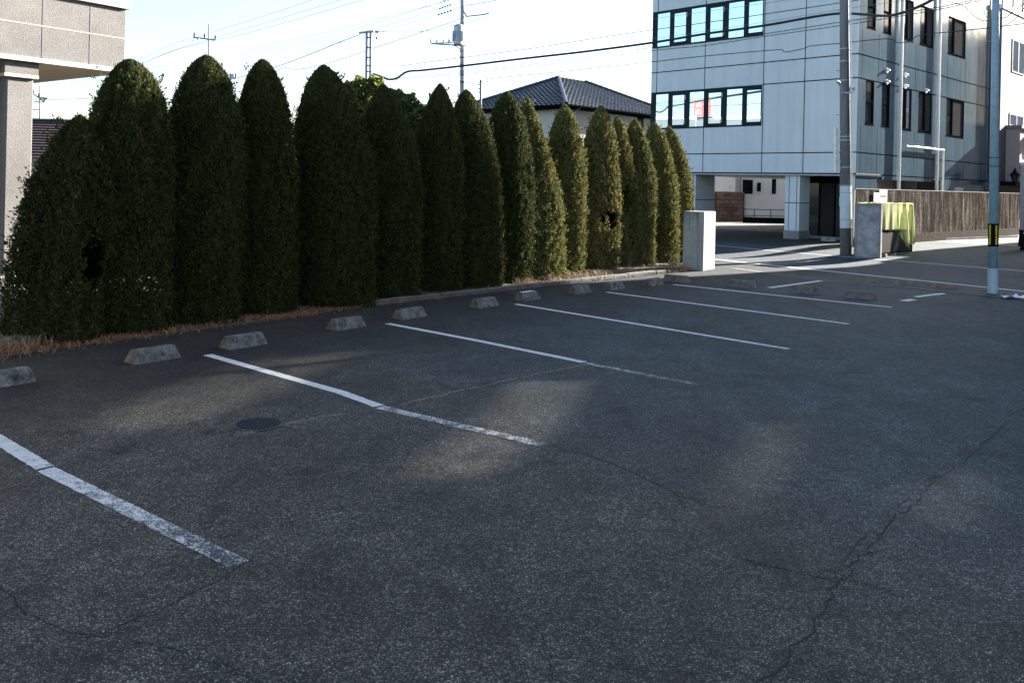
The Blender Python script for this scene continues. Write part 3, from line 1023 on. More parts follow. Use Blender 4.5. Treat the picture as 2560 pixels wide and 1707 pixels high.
# small pebbles
rng = np.random.default_rng(4)
mbp = []
for k in range(1700):
    if k < 480:
        p = random.choice(fine) + UL * abs(rng.normal(0, .12)) - UL * .03
    elif k < 700:
        p = G(rng.uniform(0, 2560), rng.uniform(850, 1700))
    else:
        ps_ = CRUMB[rng.integers(len(CRUMB) - 1)]
        i_ = rng.integers(len(ps_) - 1)
        p = ps_[i_].lerp(ps_[i_ + 1], rng.uniform(0, 1)) + Vector((rng.normal(0, .025), rng.normal(0, .025), 0))
    s = rng.uniform(.004, .013) if k < 480 else rng.uniform(.0025, .0055)
    c8 = np.array([[-1, -1, 0], [1, -1, 0], [1, 1, 0], [-1, 1, 0], [-.6, -.6, 1], [.6, -.6, 1], [.6, .6, 1], [-.6, .6, 1]]) * rng.uniform(.6, 1.2, (8, 3)) * s
    c8 = c8 + np.array([p.x, p.y, zg(p.x, p.y) + .002])
    for f in ((4, 5, 6, 7), (0, 1, 5, 4), (1, 2, 6, 5), (2, 3, 7, 6), (3, 0, 4, 7)): mbp += [c8[j] for j in f]
me = fastmesh('loose_pebbles', np.array(mbp), 4, [M_gravel])
o = bpy.data.objects.new('loose_pebbles', me); col.objects.link(o)
tag(o, 'small pale pebbles scattered along the bed edge and over the asphalt', 'pebbles', kind='stuff')
# crumpled paper by the blue pole
c = G(2532, 747)
mb = MB()
rng = np.random.default_rng(2)
gx, gy = 7, 5
vs = [(c.x + (i / 6 - .5) * .42 + rng.normal(0, .012), c.y + (j / 4 - .5) * .22, .02 + abs(rng.normal(0, .035))) for j in range(gy) for i in range(gx)]
mb.add(vs, [(j * gx + i, j * gx + i + 1, (j + 1) * gx + i + 1, (j + 1) * gx + i) for j in range(gy - 1) for i in range(gx - 1)])
o = mb.build('crumpled_paper', M_board)
sd = o.modifiers.new('thick', 'SOLIDIFY'); sd.thickness = .004
tag(o, 'crumpled white paper lying in the gutter right of the blue pole', 'litter')

# ================================================================== GATEPOST
# pale concrete pier at the end of the hedge
fr = G(1757, 678); rt = G(1789, 679)
du = (rt - fr); du.z = 0; du.normalize()
u_ = Vector((.803, -.596, 0)); 
hgt = 1.52
gp = thing('gatepost', fr, 'pale concrete gatepost at the end of the hedge, its right face in bright sun', 'gatepost')
wv_ = UR.copy(); bv_ = -UL
mb = MB()
wid = .74
mb.obox(fr, wv_ * wid, bv_ * .16, Z * hgt)
mb.build('pier', M_post, gp, bevel=.015)
mb = MB()
mb.obox(fr + bv_ * .163 + wv_ * .02, bv_ * .42, wv_ * (wid - .02), Z * (hgt - .004))
mb.build('wing_wall', M_poststain, gp, bevel=.012)

# ================================================================== PEBBLE-FACED BUILDING (left)
F = Vector((-6.86, 15.35, 0))
lb = thing('pebble_faced_building', F - UR * 3, 'beige building with a pebble-faced upper wall on a stout column, left edge of the picture', 'building')
zb, zt = 3.90, 5.02
front = lambda s, z, o=0.0: F - UR * s + UL * o + Z * z
mb = MB()
mb.obox(F + Z * (zb + .075), -UR * 9, -UL * 3.6, Z * (zt - zb - .075))
mb.build('upper_wall', M_pebble, lb)
# panel joints, slightly proud filler strips
mb = MB()
nF = UL
for pxx in (108, 227):
    p = plane_hit(pxx, 80, F, nF)
    s = (F - p).dot(UR)
    mb = MB(); mb.obox(front(s, zb + .08, .0), -UR * .018, UL * .004, Z * (zt - zb - .08)); mb.build('upright_joint', M_trimd, lb)
mb = MB()
zj = plane_hit(150, 74, F, nF).z
mb.obox(front(0, zj, 0), -UR * 9, UL * .0045, Z * .016)
mb.build('level_joint', M_soffit, lb)
mb = MB()
mb.obox(front(-.06, zt, .06), -UR * 9.1, -UL * 3.8, Z * .13)
mb.build('coping', M_trim, lb, bevel=.01)
mb = MB()
mb.obox(front(-.035, zb, .035), -UR * 9, -UL * .12, Z * .072)
mb.obox(front(-.035, zb, -.09), -UR * .12, -UL * 3.5, Z * .072)
mb.build('lower_trim', M_trim, lb)
mb = MB()
mb.obox(front(.09, zb + .01, -.09), -UR * 9, -UL * 3.4, Z * .055)
mb.build('soffit', M_soffit, lb)
mb = MB()
mb.obox(front(.0, zb - .06, -3.5), -UR * 9, -UL * .12, Z * .12)
mb.build('rear_edge_beam', M_trimd, lb)
# column
pr = plane_hit(80, 400, F - UL * .10, nF); pl = plane_hit(12, 400, F - UL * .10, nF)
sr, sl_ = (F - pr).dot(UR), (F - pl).dot(UR)
cw = sl_ - sr
mb = MB()
mb.obox(front(sr, .45, -.10), -UR * cw, -UL * .5, Z * 3.2)
column = mb.build('column', M_pebble, lb, bevel=.02)
mb = MB()
mb.obox(front(sr - .05, 3.66, -.05), -UR * (cw + .1), -UL * .6, Z * .24)
mb.build('capital', M_pebble, column)
mb = MB()
mb.obox(front(sr - .055, 3.64, -.045), -UR * (cw + .11), -UL * .61, Z * .05)
mb.build('capital_band', M_soffit, column)
mb = MB()
mb.obox(front(sr - .05, 0, -.04), -UR * (cw + .1), -UL * .62, Z * .46)
mb.build('base_block', M_beige, column, bevel=.015)
mb = MB()
mb.obox(front(sl_ + .001, 0, -.35), -UR * 6, -UL * .2, Z * 3.9)
mb.build('rear_wall', M_beige, lb)

# ================================================================== OFFICE BUILDING
NB = -E2                                # outward normal of the street front
NSide = Vector((.6924, -.7215, 0))      # outward normal of the side
ob = thing('office_building', K + Z * BZ, 'blue-grey panelled three storey office raised on piers, beside the road', 'office building')
def fs_(px, py=400): # distance along the street front
    p = plane_hit(px, py, K, NB); return (p - K).dot(E1)
def ss_(px, py=300): # distance along the side
    p = plane_hit(px, py, K, NSide); return (p - K).dot(E2)
zD, zC, zB, zA = 2.795, 3.592, 6.358, 7.244
W1b, W1t, W2b, W2t, ZTOP = 4.70, 6.358, 8.33, 9.96, 11.6
AL = fs_(1627, 230); BD = 14.17
aw0, aw1 = fs_(1906, 200), AL - .02
mb = MB()
def fbox(a0, a1, z0, z1, t=.12, o=0.0, m=mb, mi=0):
    m.obox(K + E1 * a0 + Z * z0 + NB * o, E1 * (a1 - a0), -NB * t, Z * (z1 - z0), mi)
# street front: wall with two window bands left open
for z0, z1 in ((zD, W1b), (W1t, W2b), (W2t, ZTOP)): fbox(.121, AL, z0, z1)
for z0, z1 in ((W1b, W1t), (W2b, W2t)): fbox(.121, aw0, z0, z1)
fbox(.0, .1205, zD, ZTOP, .003)
front_wall = mb.build('front_wall', M_panel, ob)
# left end wall, roof and floor slab
mb = MB()
mb.obox(B(AL - .12, .121, zD), E1 * .12, E2 * (BD - .121), Z * (ZTOP - zD))
mb.build('end_wall', M_panel, ob)
mb = MB()
mb.obox(B(.13, .13, ZTOP - .3), E1 * (AL - .26), E2 * (BD - .2), Z * .25)
mb.build('roof_slab', M_trimd, ob)
mb = MB()
mb.obox(B(.02, .02, zD - .075), E1 * (AL - .04), E2 * (BD - .04), Z * .073)
mb.build('undercroft_ceiling', M_trim, ob)
mb = MB()
mb.obox(B(-.01, -.012, zD - .028), E1 * (AL + .01), E2 * .05, Z * .05)
mb.obox(B(-.014, 0, zD - .026), E1 * .04, E2 * 2.15, Z * .05)
mb.build('drip_edge', M_frame, ob)
# side wall with openings
SW = []
def px_win(x0, x1): return ss_(1920 + x0 * .27234), ss_(1920 + x1 * .27234)
for x0, x1 in ((893, 968), (1042, 1112), (1215, 1314), (1380, 1499), (1638, 1798)): SW.append(px_win(x0, x1))
mb = MB()
def sbox(b0, b1, z0, z1, t=.12, o=0.0, m=None):
    m.obox(K + E2 * b0 + Z * z0 + NSide * o, E2 * (b1 - b0), -NSide * t, Z * (z1 - z0))
for z0, z1 in ((zD, W1b), (W1t, W2b), (W2t, ZTOP)): sbox(.0035, BD, z0, z1, m=mb)
for z0, z1 in ((W1b, W1t), (W2b, W2t)):
    prev = .0035
    for a, b in SW:
        sbox(prev, a, z0, z1, m=mb); prev = b
    sbox(prev, BD, z0, z1, m=mb)
# lower skirt towards the rear
sk = ss_(2205, 445)
zS = 2.62
sbox(sk, ss_(2332, 450), zS, zD, m=mb)
sbox(ss_(2352, 448) - .05, BD, zS - .35 + .0, zD, m=mb)
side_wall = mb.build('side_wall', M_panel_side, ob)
mb = MB()
mb.obox(B(0, BD - .12, zD), E1 * AL, E2 * .12, Z * (ZTOP - zD))
mb.build('rear_wall', M_panel, ob)
# joints
mb = MB()
for z in (zA, zC): fbox(-.004, AL, z - .02, z + .02, .01, .004, mb)
fbox(-.004, aw0 - .01, zB - .018, zB + .022, .01, .004, mb)
for pxx, zs in ((1639.6, ((zD, W1b), (W1t, W2b), (W2t, ZTOP))), (1759.3, ((zD, W1b), (W1t, W2b), (W2t, ZTOP))), (1906.5, ((zD, ZTOP),)), (2009.6, ((zD, ZTOP),))):
    a = fs_(pxx, 300)
    for z0, z1 in zs: fbox(a - .016, a + .016, z0, z1, .01, .003, mb)
mb.build('front_joint', M_joint, ob)
mb = MB()
for z in (zA, zB, zC, zD + .0): sbox(-.003, BD, z - .02, z + .02, .01, .004, mb)
mb.build('side_joint', M_joint, ob)
for pxx in (850, 1005, 1145, 1345, 1640, 1805, 1962):
    b_ = ss_(1920 + pxx * .27234)
    for z0, z1 in ((zD, W1b - .12), (W1t, W2b - .12), (W2t, ZTOP)):
        mb = MB(); sbox(b_ - .008, b_ + .008, z0, z1, .008, .002, mb); mb.build('upright_joint', M_joint, ob)
# window bands on the front
lights = [(138, 257, 0), (290, 404, 1), (447, 583, 0), (620, 742, 1), (789, 936, 0), (973, 1107, 1)]
for z0, z1 in ((W1b, W1t), (W2b, W2t)):
    mb = MB()
    fbox(aw0, aw1, z0, z0 + .07, .1, .012, mb)
    fbox(aw0, aw1, z1 - .10, z1, .1, .012, mb)
    spans = []
    for x0, x1, sash in lights:
        a1, a0 = fs_(1600 + x0 * .27234, 280), fs_(1600 + x1 * .27234, 280)
        spans.append((a0, a1, sash))
    edge = aw1
    for a0, a1, sash in spans:
        fbox(a1, edge, z0 + .07, z1 - .10, .1, .012, mb); edge = a0
        if sash:
            fbox(a0, a1, z0 + .07, z0 + .17, .1, .026, mb)
            fbox(a0, a1, z1 - .19, z1 - .10, .1, .026, mb)
    fbox(aw0, edge, z0 + .07, z1 - .10, .1, .012, mb)
    band = mb.build('window_band', M_frame, ob)
    for a0, a1, sash in spans:
        mb = MB()
        e = .10 if sash else 0
        fbox(a0, a1, z0 + .07 + e, z1 - .10 - e * .9, .02, -.03, mb)
        mb.build('pane', M_mirror, band)
        if sash:
            for zz in (z0 + .22, z1 - .42):
                mb = MB(); fbox(a0 - .07, a0 - .045, zz, zz + .2, .02, .022, mb); mb.build('hinge', M_galv, band)
    # shade: pale strip of insulation seen behind glass is left out
# side windows
for z0, z1 in ((W1b, W1t), (W2b, W2t)):
    for k, (a, b) in enumerate(SW):
        mb = MB()
        fw = .05
        sbox(a, a + fw, z0, z1, .1, .004, mb); sbox(b - fw, b, z0, z1, .1, .004, mb)
        sbox(a + fw, b - fw, z0, z0 + fw, .1, .004, mb); sbox(a + fw, b - fw, z1 - fw, z1, .1, .004, mb)
        sbox(a - .02, b + .02, z0 - .04, z0 - .002, .1, .015, mb)
        if k < 2:
            zm = (z0 + z1) / 2; sbox(a + fw, b - fw, zm - .03, zm + .03, .1, .004, mb)
        else:
            am = a + (b - a) * (.5 if k != 4 else .33); sbox(am - .03, am + .03, z0 + fw, z1 - fw, .1, .006, mb)
        wf = mb.build('window', M_black, ob)
        if k < 2:
            mb = MB(); sbox(a + fw, b - fw, z0 + fw, z1 - fw, .01, -.05, mb); mb.build('pane', M_dark, wf)
        else:
            mb = MB(); sbox(a + fw, am - .03, z0 + fw, z1 - fw, .01, -.05, mb); mb.build('pane', M_dark, wf)
            mb = MB(); sbox(am + .03, b - fw, z0 + fw, z1 - fw, .01, -.04, mb); mb.build('pane', M_mirror if k == 2 and z0 < 5 else M_blind, wf)
# downpipes
for pxx, rr in ((2245.5, .065), (2340.5, .065), (2479, .055)):
    b_ = ss_(pxx, 200)
    mb = MB()
    p = K + E2 * b_ + NSide * .11
    z0 = 1.0 if pxx < 2400 else 2.4
    mb.tube([p + Z * z0, p + Z * ZTOP], rr, 12)
    for zz in (3.2, 5.2, 7.0, 8.9, 10.5):
        mb.tube([p + Z * zz, p + Z * (zz + .06)], rr * 1.12, 12)
    mb.build('downpipe', M_whitepipe, ob, smooth=False)
mb = MB()
p0, p1 = K + E2 * ss_(2275, 358) + NSide * .13, K + E2 * ss_(2352, 364) + NSide * .13
mb.tube([p0 + Z * 4.02, p1 + Z * 4.02, p1 + Z * 3.95, p1 + Z * 1.0], .045, 10)
mb.build('bent_pipe', M_whitepipe, ob)
# vent hoods
for x, y in ((1087, 645), (1087, 750), (1257, 687), (1257, 790), (1448, 832)):
    p = plane_hit(1920 + x * .27234, y * .27234, K, NSide)
    mb = MB()
    n_ = 12
    vs = []; fsq = []
    for j in range(5):
        ph = j / 4 * math.pi / 2
        for i in range(n_ + 1):
            th = math.pi * i / n_
            r_ = .095 * math.cos(ph)
            vs.append(p + E2 * r_ * math.cos(th) + Z * (r_ * math.sin(th) - .03) + NSide * (.02 + .13 * math.sin(ph)))
    for j in range(4):
        for i in range(n_):
            fsq.append((j * (n_ + 1) + i, j * (n_ + 1) + i + 1, (j + 1) * (n_ + 1) + i + 1, (j + 1) * (n_ + 1) + i))
    mb.add(vs, fsq)
    mb.tube([p - NSide * .02 - Z * .03, p + NSide * .03 - Z * .03], .10, 16)
    o = mb.build('vent_hood', M_trim, ob, smooth=True)
# piers and ground floor
def pier(a0, a1, b0, b1, z1=zD - .08):
    mb = MB()
    mb.obox(B(a0, b0, BZ + .33), E1 * (a1 - a0), E2 * (b1 - b0), Z * (z1 - BZ - .33))
    o = mb.build('pier', M_panel, ob)
    mb = MB()
    mb.obox(B(a0 - .03, b0 - .03, BZ - .1), E1 * (a1 - a0 + .06), E2 * (b1 - b0 + .06), Z * .43)
    mb.build('pier_base', M_conc, o, bevel=.015)
    mb = MB()
    for f in (.2, .72):
        mb.obox(B(a0 + (a1 - a0) * f - .012, b0 - .004, BZ + .34), E1 * .024, E2 * .01, Z * (z1 - BZ - .36))
    mb.obox(B(a0 - .004, b0 - .0045, 1.62), E1 * (a1 - a0 + .008), E2 * .01, Z * .03)
    mb.obox(B(a0 - .004, b0 + .006, 1.62), E1 * .01, E2 * (b1 - b0), Z * .03)
    mb.build('pier_joint', M_frame, o)
pa1, pa0 = fs_(1957, 520), fs_(1993.5, 520)
pier(pa0, pa1, .15, .95)
pa1, pa0 = fs_(1716, 460), fs_(1722, 460)
pier(pa0 - .25, pa0 + .30, .15, 1.6)
mb = MB()
q0, q1 = fs_(2142, 460), fs_(2205, 460)
mb.obox(K + E2 * .12 + NSide * -.02 + Z * BZ + E1 * .05, E1 * .45, E2 * 1.9, Z * (zD - BZ - .08))
corner_pier = mb.build('corner_pier', M_panel, ob)
mb = MB()
mb.obox(K + E2 * .125 + NSide * -.017 + Z * BZ + E1 * .05, E2 * 1.89, NSide * .012, Z * (zD - BZ - .085))
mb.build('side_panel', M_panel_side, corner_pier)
# entrance: dark room with glazed front
e0, e1_ = .55, pa1 * 0 + 3.6
mb = MB()
mb.obox(B(.55, 5.5, BZ), E1 * 3.0, E2 * .15, Z * (zD - BZ - .08))
mb.obox(B(3.4, 2.2, BZ), E1 * .15, E2 * 3.3, Z * (zD - BZ - .08))
mb.build('lobby_wall', M_room, ob)
mb = MB()
eb = 2.0
for a in (.55, 1.15, 1.75, 2.4, 3.0, 3.5):
    mb.obox(B(a - .035, eb, BZ), E1 * .07, E2 * .08, Z * (zD - BZ - .08))
mb.obox(B(.55, eb + .002, BZ), E1 * 2.95, E2 * .075, Z * .09)
mb.obox(B(.55, eb + .002, zD - .35), E1 * 2.95, E2 * .075, Z * .25)
ent = mb.build('entrance', M_black, ob)
for a, b in ((.585, 1.115), (1.185, 1.715), (1.785, 2.365), (2.435, 2.965), (3.035, 3.465)):
    mb = MB(); mb.obox(B(a, eb + .03, BZ + .09), E1 * (b - a), E2 * .012, Z * (zD - BZ - .44)); mb.build('glass_panel', M_door, ent)
mb = MB(); mb.obox(B(1.3, eb - .01, 1.55), E1 * .26, E2 * .006, Z * .36); mb.build('notice', M_board, ent)
mb = MB(); mb.obox(B(.5, eb - .5, BZ), E1 * 3.1, E2 * .5, Z * .09); mb.build('step', M_conc, ent)
# recessed ground floor wall below the side
mb = MB()
mb.obox(K + E1 * .9 + E2 * 2.02 + Z * BZ, E1 * .15, E2 * (ss_(2345, 460) - 2.0), Z * (zS - BZ + .1))
mb.build('recessed_wall', M_annex, ob)
mb = MB()
mb.obox(K + E1 * .02 + E2 * (ss_(2352, 448) - .04) + Z * (-.2), E1 * .12, E2 * (BD - ss_(2352, 448) + .03), Z * (zS - .35 + .2))
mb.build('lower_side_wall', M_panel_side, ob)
mb = MB()
b0, b1 = ss_(2385, 470), ss_(2407, 470)
sbox(b0, b1, 1.6, 2.42, .02, .03, mb)
mb.build('meter_box', M_trim, ob, bevel=.01)
# pipes etc. under the ceiling and a wheel stop in the forecourt
A = G(2051, 602)
wheel_stop(A, A + Vector((.78, -.62, 0)).normalized() * .58, Vector((.62, .78, 0)), M_conc, M_conc, 'pale wheel stop on the shaded forecourt before the glass entrance')

# ================================================================== REAR WING / GREY BUILDING at the right edge
wg = thing('grey_siding_building', B(-.3, BD + .6, BZ), 'grey building with upright siding, roof railing and lantern at the right edge', 'building')
WB0, WB1 = BD + .5, BD + 12
wo = .35
WP = K + NSide * wo
def wbox(b0, b1, z0, z1, t, o, m): m.obox(WP + E2 * b0 + NSide * o + Z * z0, E2 * (b1 - b0), -NSide * t, Z * (z1 - z0))
def ws(px, py): return (plane_hit(px, py, WP, NSide) - K).dot(E2)
def wz(px, py): return plane_hit(px, py, WP, NSide).z
ztp = wz(2530, 32)
mb = MB(); wbox(WB0, WB1, BZ - .2, ztp, 8, 0, mb); mb.build('wall', M_grey, wg)
mb = MB()
k = WB0 + .25
while k < WB1:
    wbox(k, k + .02, BZ, ztp, .008, .003, mb); k += .55
mb.build('siding_joint', M_frame, wg)
mb = MB(); wbox(WB0 - .02, WB1, ztp, ztp + .22, .3, .04, mb); mb.build('parapet_cap', M_trim, wg)
mb = MB()
wbox(WB0, WB1, ztp + .95, ztp + 1.0, .04, -.1, mb)
k = WB0
while k < WB1:
    wbox(k, k + .014, ztp + .22, ztp + .95, .014, -.11, mb); k += .13
k = WB0 + .4
while k < WB1:
    wbox(k, k + .09, ztp + .1, ztp + 1.0, .09, -.08, mb); k += 1.55
mb.build('roof_railing', M_trimd, wg)
for (x0, x1, y0, y1) in ((2531, 2560, 100, 178), (2524, 2557, 286, 312)):
    a, b = ws(x0, (y0 + y1) / 2), ws(x1, (y0 + y1) / 2)
    z1, z0 = wz(x0, y0), wz(x0, y1)
    mb = MB()
    wbox(a - .05, b + .05, z0 - .05, z0, .1, .03, mb); wbox(a - .05, b + .05, z1, z1 + .06, .1, .03, mb)
    wbox(a - .05, a, z0, z1, .1, .03, mb); wbox(b, b + .05, z0, z1, .1, .03, mb); wbox((a + b) / 2 - .03, (a + b) / 2 + .03, z0, z1, .1, .03, mb)
    wf = mb.build('window', M_trim, wg)
    mb = MB(); wbox(a, b, z0, z1, .01, .008, mb); mb.build('pane', M_mirror, wf)
# porch annex in front
an0 = ws(2514, 318)
zan = wz(2514, 322)
mb = MB(); wbox(an0 + .1, WB1, wz(2540, 455), zan, .8, .62, mb); mb.build('porch_box', M_annex, wg)
mb = MB(); wbox(an0, WB1, zan, zan + .16, .95, .72, mb); mb.build('porch_roof_edge', M_trimd, wg)
mb = MB(); wbox(an0 + .2, WB1, wz(2540, 416), wz(2540, 410) + .02, .6, 1.0, mb); mb.build('awning', M_trim, wg)
pp = WP + NSide * .75 + E2 * ws(2541, 350)
zz0 = wz(2541, 378)
mb = MB(); mb.tube([pp + Z * (zz0 + .35), pp + Z * (zz0 + .95)], .16, 14); mb.build('vent_box', M_whitepipe, wg)
mb = MB(); mb.tube([pp + Z * (zz0 + .35), pp + Z * (zz0 + .1), pp + Z * zz0 + E2 * .1, pp + Z * zz0 + E2 * 2.2], .07, 10); mb.build('vent_pipe', M_whitepipe, wg)
mb = MB(); wbox(an0 - .6, WB1, wz(2540, 466), wz(2540, 456), 1.2, .7, mb); mb.build('porch_beam', M_black, wg)
# lantern
lp = plane_hit(2537, 443, WP + NSide * .9, NSide)
ln = thing('wall_lantern', lp, 'black carriage lantern hanging under the awning at the right edge', 'lantern')
mb = MB()
mb.tube([lp + Z * -.22, lp + Z * .08], [.10, .19], 6)
mb.build('lamp_glass', M_dark, ln)
mb = MB()
mb.tube([lp + Z * .08, lp + Z * .11, lp + Z * .25, lp + Z * .42], [.23, .22, .09, .02], 6)
mb.tube([lp + Z * -.27, lp + Z * -.22], [.05, .11], 6)
mb.build('lamp_cap', M_black, ln)
# black gatepost at the right edge
gpp = G(2567, 626)
bp = thing('iron_gatepost', gpp, 'black gatepost cut off by the right edge beside the end of the streaked wall', 'gatepost')
mb = MB(); mb.obox(gpp + Vector((-.13, 0, .55)), Vector((.26, 0, 0)), Vector((0, .26, 0)), Z * 2.4); mb.build('post', M_annex, bp)
mb = MB(); mb.tube([gpp + Vector((0, .13, .12)), gpp + Vector((0, .13, .62)), gpp + Vector((0, .13, .7))], [.21, .17, .2], 12); mb.build('base', M_black, bp)
mb = MB(); mb.tube([gpp + Z * .0, gpp + Z * .12], [.22, .2], 12); mb.build('foot', M_black, bp)

# ================================================================== STREAKED WALL
WL = plane_hit(2139, 471.5, K + NSide * 1.0, NSide)
WL.z = 0
def wallx(px, py): return (plane_hit(px, py, WL, NSide) - WL).dot(E2)
zwt = plane_hit(2300, 477.3, WL, NSide).z
zwb = plane_hit(2300, 583.5, WL, NSide).z
wlen = wallx(2548, 520)
sw = thing('streaked_wall', WL, 'dark streaked block wall with a pale top edge beside the office', 'wall')
mb = MB(); mb.obox(WL + Z * zwb, E2 * wlen, -NSide * .15, Z * (zwt - zwb)); mb.build('panel', M_stain, sw)
mb = MB(); mb.obox(WL + Z * (zwt) + NSide * .012 - E2 * .02, E2 * (wlen + .04), -NSide * .175, Z * .025); mb.build('coping', M_conc, sw)
mb = MB(); mb.obox(WL + Z * -.1 + NSide * .06, E2 * wlen, -NSide * .3, Z * (zwb + .1 - .002))
mb.build('plinth', simple('mossy_dark_concrete', (.045, .036, .03), .95, .5, 6.0, spec=.03), sw)
mb = MB(); mb.obox(WL - E2 * .085 + Z * .2, E2 * .083, -NSide * .15, Z * (zwt - .2 + .02)); mb.build('end_strip', M_conc, sw)
# pavement of small pavers beyond the road, right of the refuse cage
pvr = [G(2204, 648), G(2300, 655), G(2600, 679), G(2900, 703), B(-6, 26, 0), WL + E2 * wlen, WL + E2 * 1.5]
sheet('paver_pavement', [(p.x, p.y) for p in pvr], M_paver, .005)
# low kerb / sill in the pavement
mb = MB()
a, b = G(2340, 602), G(2545, 594)
mb.obox(a, (b - a), Vector((.1, .14, 0)), Z * .09)
tag(mb.build('pavement_step', M_conc), kind='structure')

# ================================================================== REFUSE CAGE
pf0, pf1 = G(2136, 641.5), G(2201, 645.5)
cd = (pf1 - pf0); cd.z = 0; cwid = cd.length; cd.normalize()
cb = Vector((-cd.y, cd.x, 0))
if cb.y < 0: cb = -cb
hc = D(2165, 509, pf0.y).z - pf0.z
rp = thing('upright_slab', pf0, 'stained upright concrete panel standing left of the yellow net', 'panel')
mb = MB(); mb.obox(pf0 - Z * .03, cd * cwid, cb * .10, Z * (hc + .03)); mb.build('body', simple('stained_panel_concrete', (.37, .36, .36), .9, .5, 3.5, streak=False, bmp=.3, fine=.2), rp, bevel=.01)
mb = MB()
for s in (0.0, cwid - .06): mb.obox(pf0 + cd * s - cb * .02, cd * .06, cb * .018, Z * (hc - .001))
mb.obox(pf0 + cd * .06 - cb * .02 + Z * (hc - .07), cd * (cwid - .12), cb * .018, Z * .068)
mb.build('raised_border', M_conc, rp)
# black slatted box
# cage frame
cx = E2
c0 = pf1 + E2 * .06 - cd * .02
clen = 2.35; cdep = .8; chh = hc - .02
cg = thing('refuse_cage', c0, 'black slatted refuse cage under the yellow-green net', 'refuse cage')
ci = -NSide
mb = MB()
for s in (0, clen):
    for t in (0, cdep):
        mb.obox(c0 + E2 * s + ci * t - Z * .05, E2 * .04, ci * .04, Z * (chh + .05))
for zz in (.12, chh * .48, chh - .04):
    mb.obox(c0 + E2 * .04 + Z * zz, E2 * (clen - .04), ci * .035, Z * .035)
    mb.obox(c0 + E2 * .04 + ci * cdep + Z * zz, E2 * (clen - .04), ci * .035, Z * .035)
    mb.obox(c0 + E2 * (clen + .002) + ci * .04 + Z * zz, E2 * .035, ci * (cdep - .04), Z * .035)
mb.build('frame', M_black, cg)
mb = MB()
k = .06
while k < clen:
    mb.obox(c0 + E2 * k + ci * .008 + Z * .15, E2 * .022, ci * .012, Z * (chh * .48 - .15)); k += .05
k = .06
while k < cdep:
    mb.obox(c0 + E2 * (clen + .01) + ci * k + Z * .15, E2 * .012, ci * .022, Z * (chh * .48 - .15)); k += .05
mb.build('slats', simple('dull_black_slat', (.028, .028, .03), .6, .3, 20.0), cg)
mb = MB()
mb.obox(c0 + ci * (cdep - .03) + E2 * .05 + Z * .1, E2 * (clen - .06), ci * .01, Z * (chh * .5)); mb.build('back_sheet', M_hole, cg)
for s in (.25, .95, 2.1):
    p = c0 + E2 * s - ci * .05
    bl = thing('concrete_block', p, ('pale concrete block under the cage beside the stained panel', '', 'concrete block under the far end of the refuse cage')[int(s)] if s != .95 else 'pale concrete block under the middle of the refuse cage', 'block', 'blocks under the refuse cage')
    mb = MB(); mb.obox(p - Z * .05, E2 * .12, ci * .3, Z * .17); mb.build('body', M_conc, bl, bevel=.008)
# net: draped sheet over the frame, ragged lower edge
nx, ny = 60, 26
rng = np.random.default_rng(21)
ph = rng.uniform(0, 6.28, 8)
vs = []
for i in range(nx + 1):
    u = i / nx                      # along the cage and round its right end
    tot = clen + .55
    s = u * tot
    if s <= clen: bp_ = c0 + E2 * s; nn = -ci; tn_ = E2
    else: bp_ = c0 + E2 * (clen + .03) + ci * (s - clen); nn = E2; tn_ = ci
    taut = 1 if s < clen * .60 else 0
    lowf = .49 if s < clen * .60 else (.86 + .07 * math.sin(9 * u + ph[0]) + .04 * math.sin(23 * u))
    if clen * .55 < s < clen * .68: lowf = .49 + (.86 - .49) * (s - clen * .55) / (clen * .13)
    for j in range(ny + 1):
        t = j / ny
        fold = (.012 if taut else .055) * math.sin(38 * u + ph[1] + 1.2 * t) + (.004 if taut else .03) * math.sin(71 * u + ph[2] - 2 * t)
        z = chh + .03 - t * lowf * chh + (.0 if taut else -.02 * math.sin(20 * u))
        bulge = .03 + fold * (.3 + t) + (.06 * t if not taut else .0)
        vs.append(bp_ + nn * bulge + Z * z)
mb = MB()
fsn = [(i * (ny + 1) + j, (i + 1) * (ny + 1) + j, (i + 1) * (ny + 1) + j + 1, i * (ny + 1) + j + 1) for i in range(nx) for j in range(ny)]
mb.add(vs, fsn)
# top sheet
tv = []
for i in range(13):
    for j in range(7):
        tv.append(c0 + E2 * (i / 12 * (clen + .03)) + ci * (j / 6 * cdep) - ci * .02 * (j == 0) + Z * (chh + .035 + rng.normal(0, .012)))
mb.add(tv, [(i * 7 + j, (i + 1) * 7 + j, (i + 1) * 7 + j + 1, i * 7 + j + 1) for i in range(12) for j in range(6)])
o = mb.build('safety_net', M_net, smooth=True)
tag(o, 'yellow-green net draped over the black refuse cage', 'net')
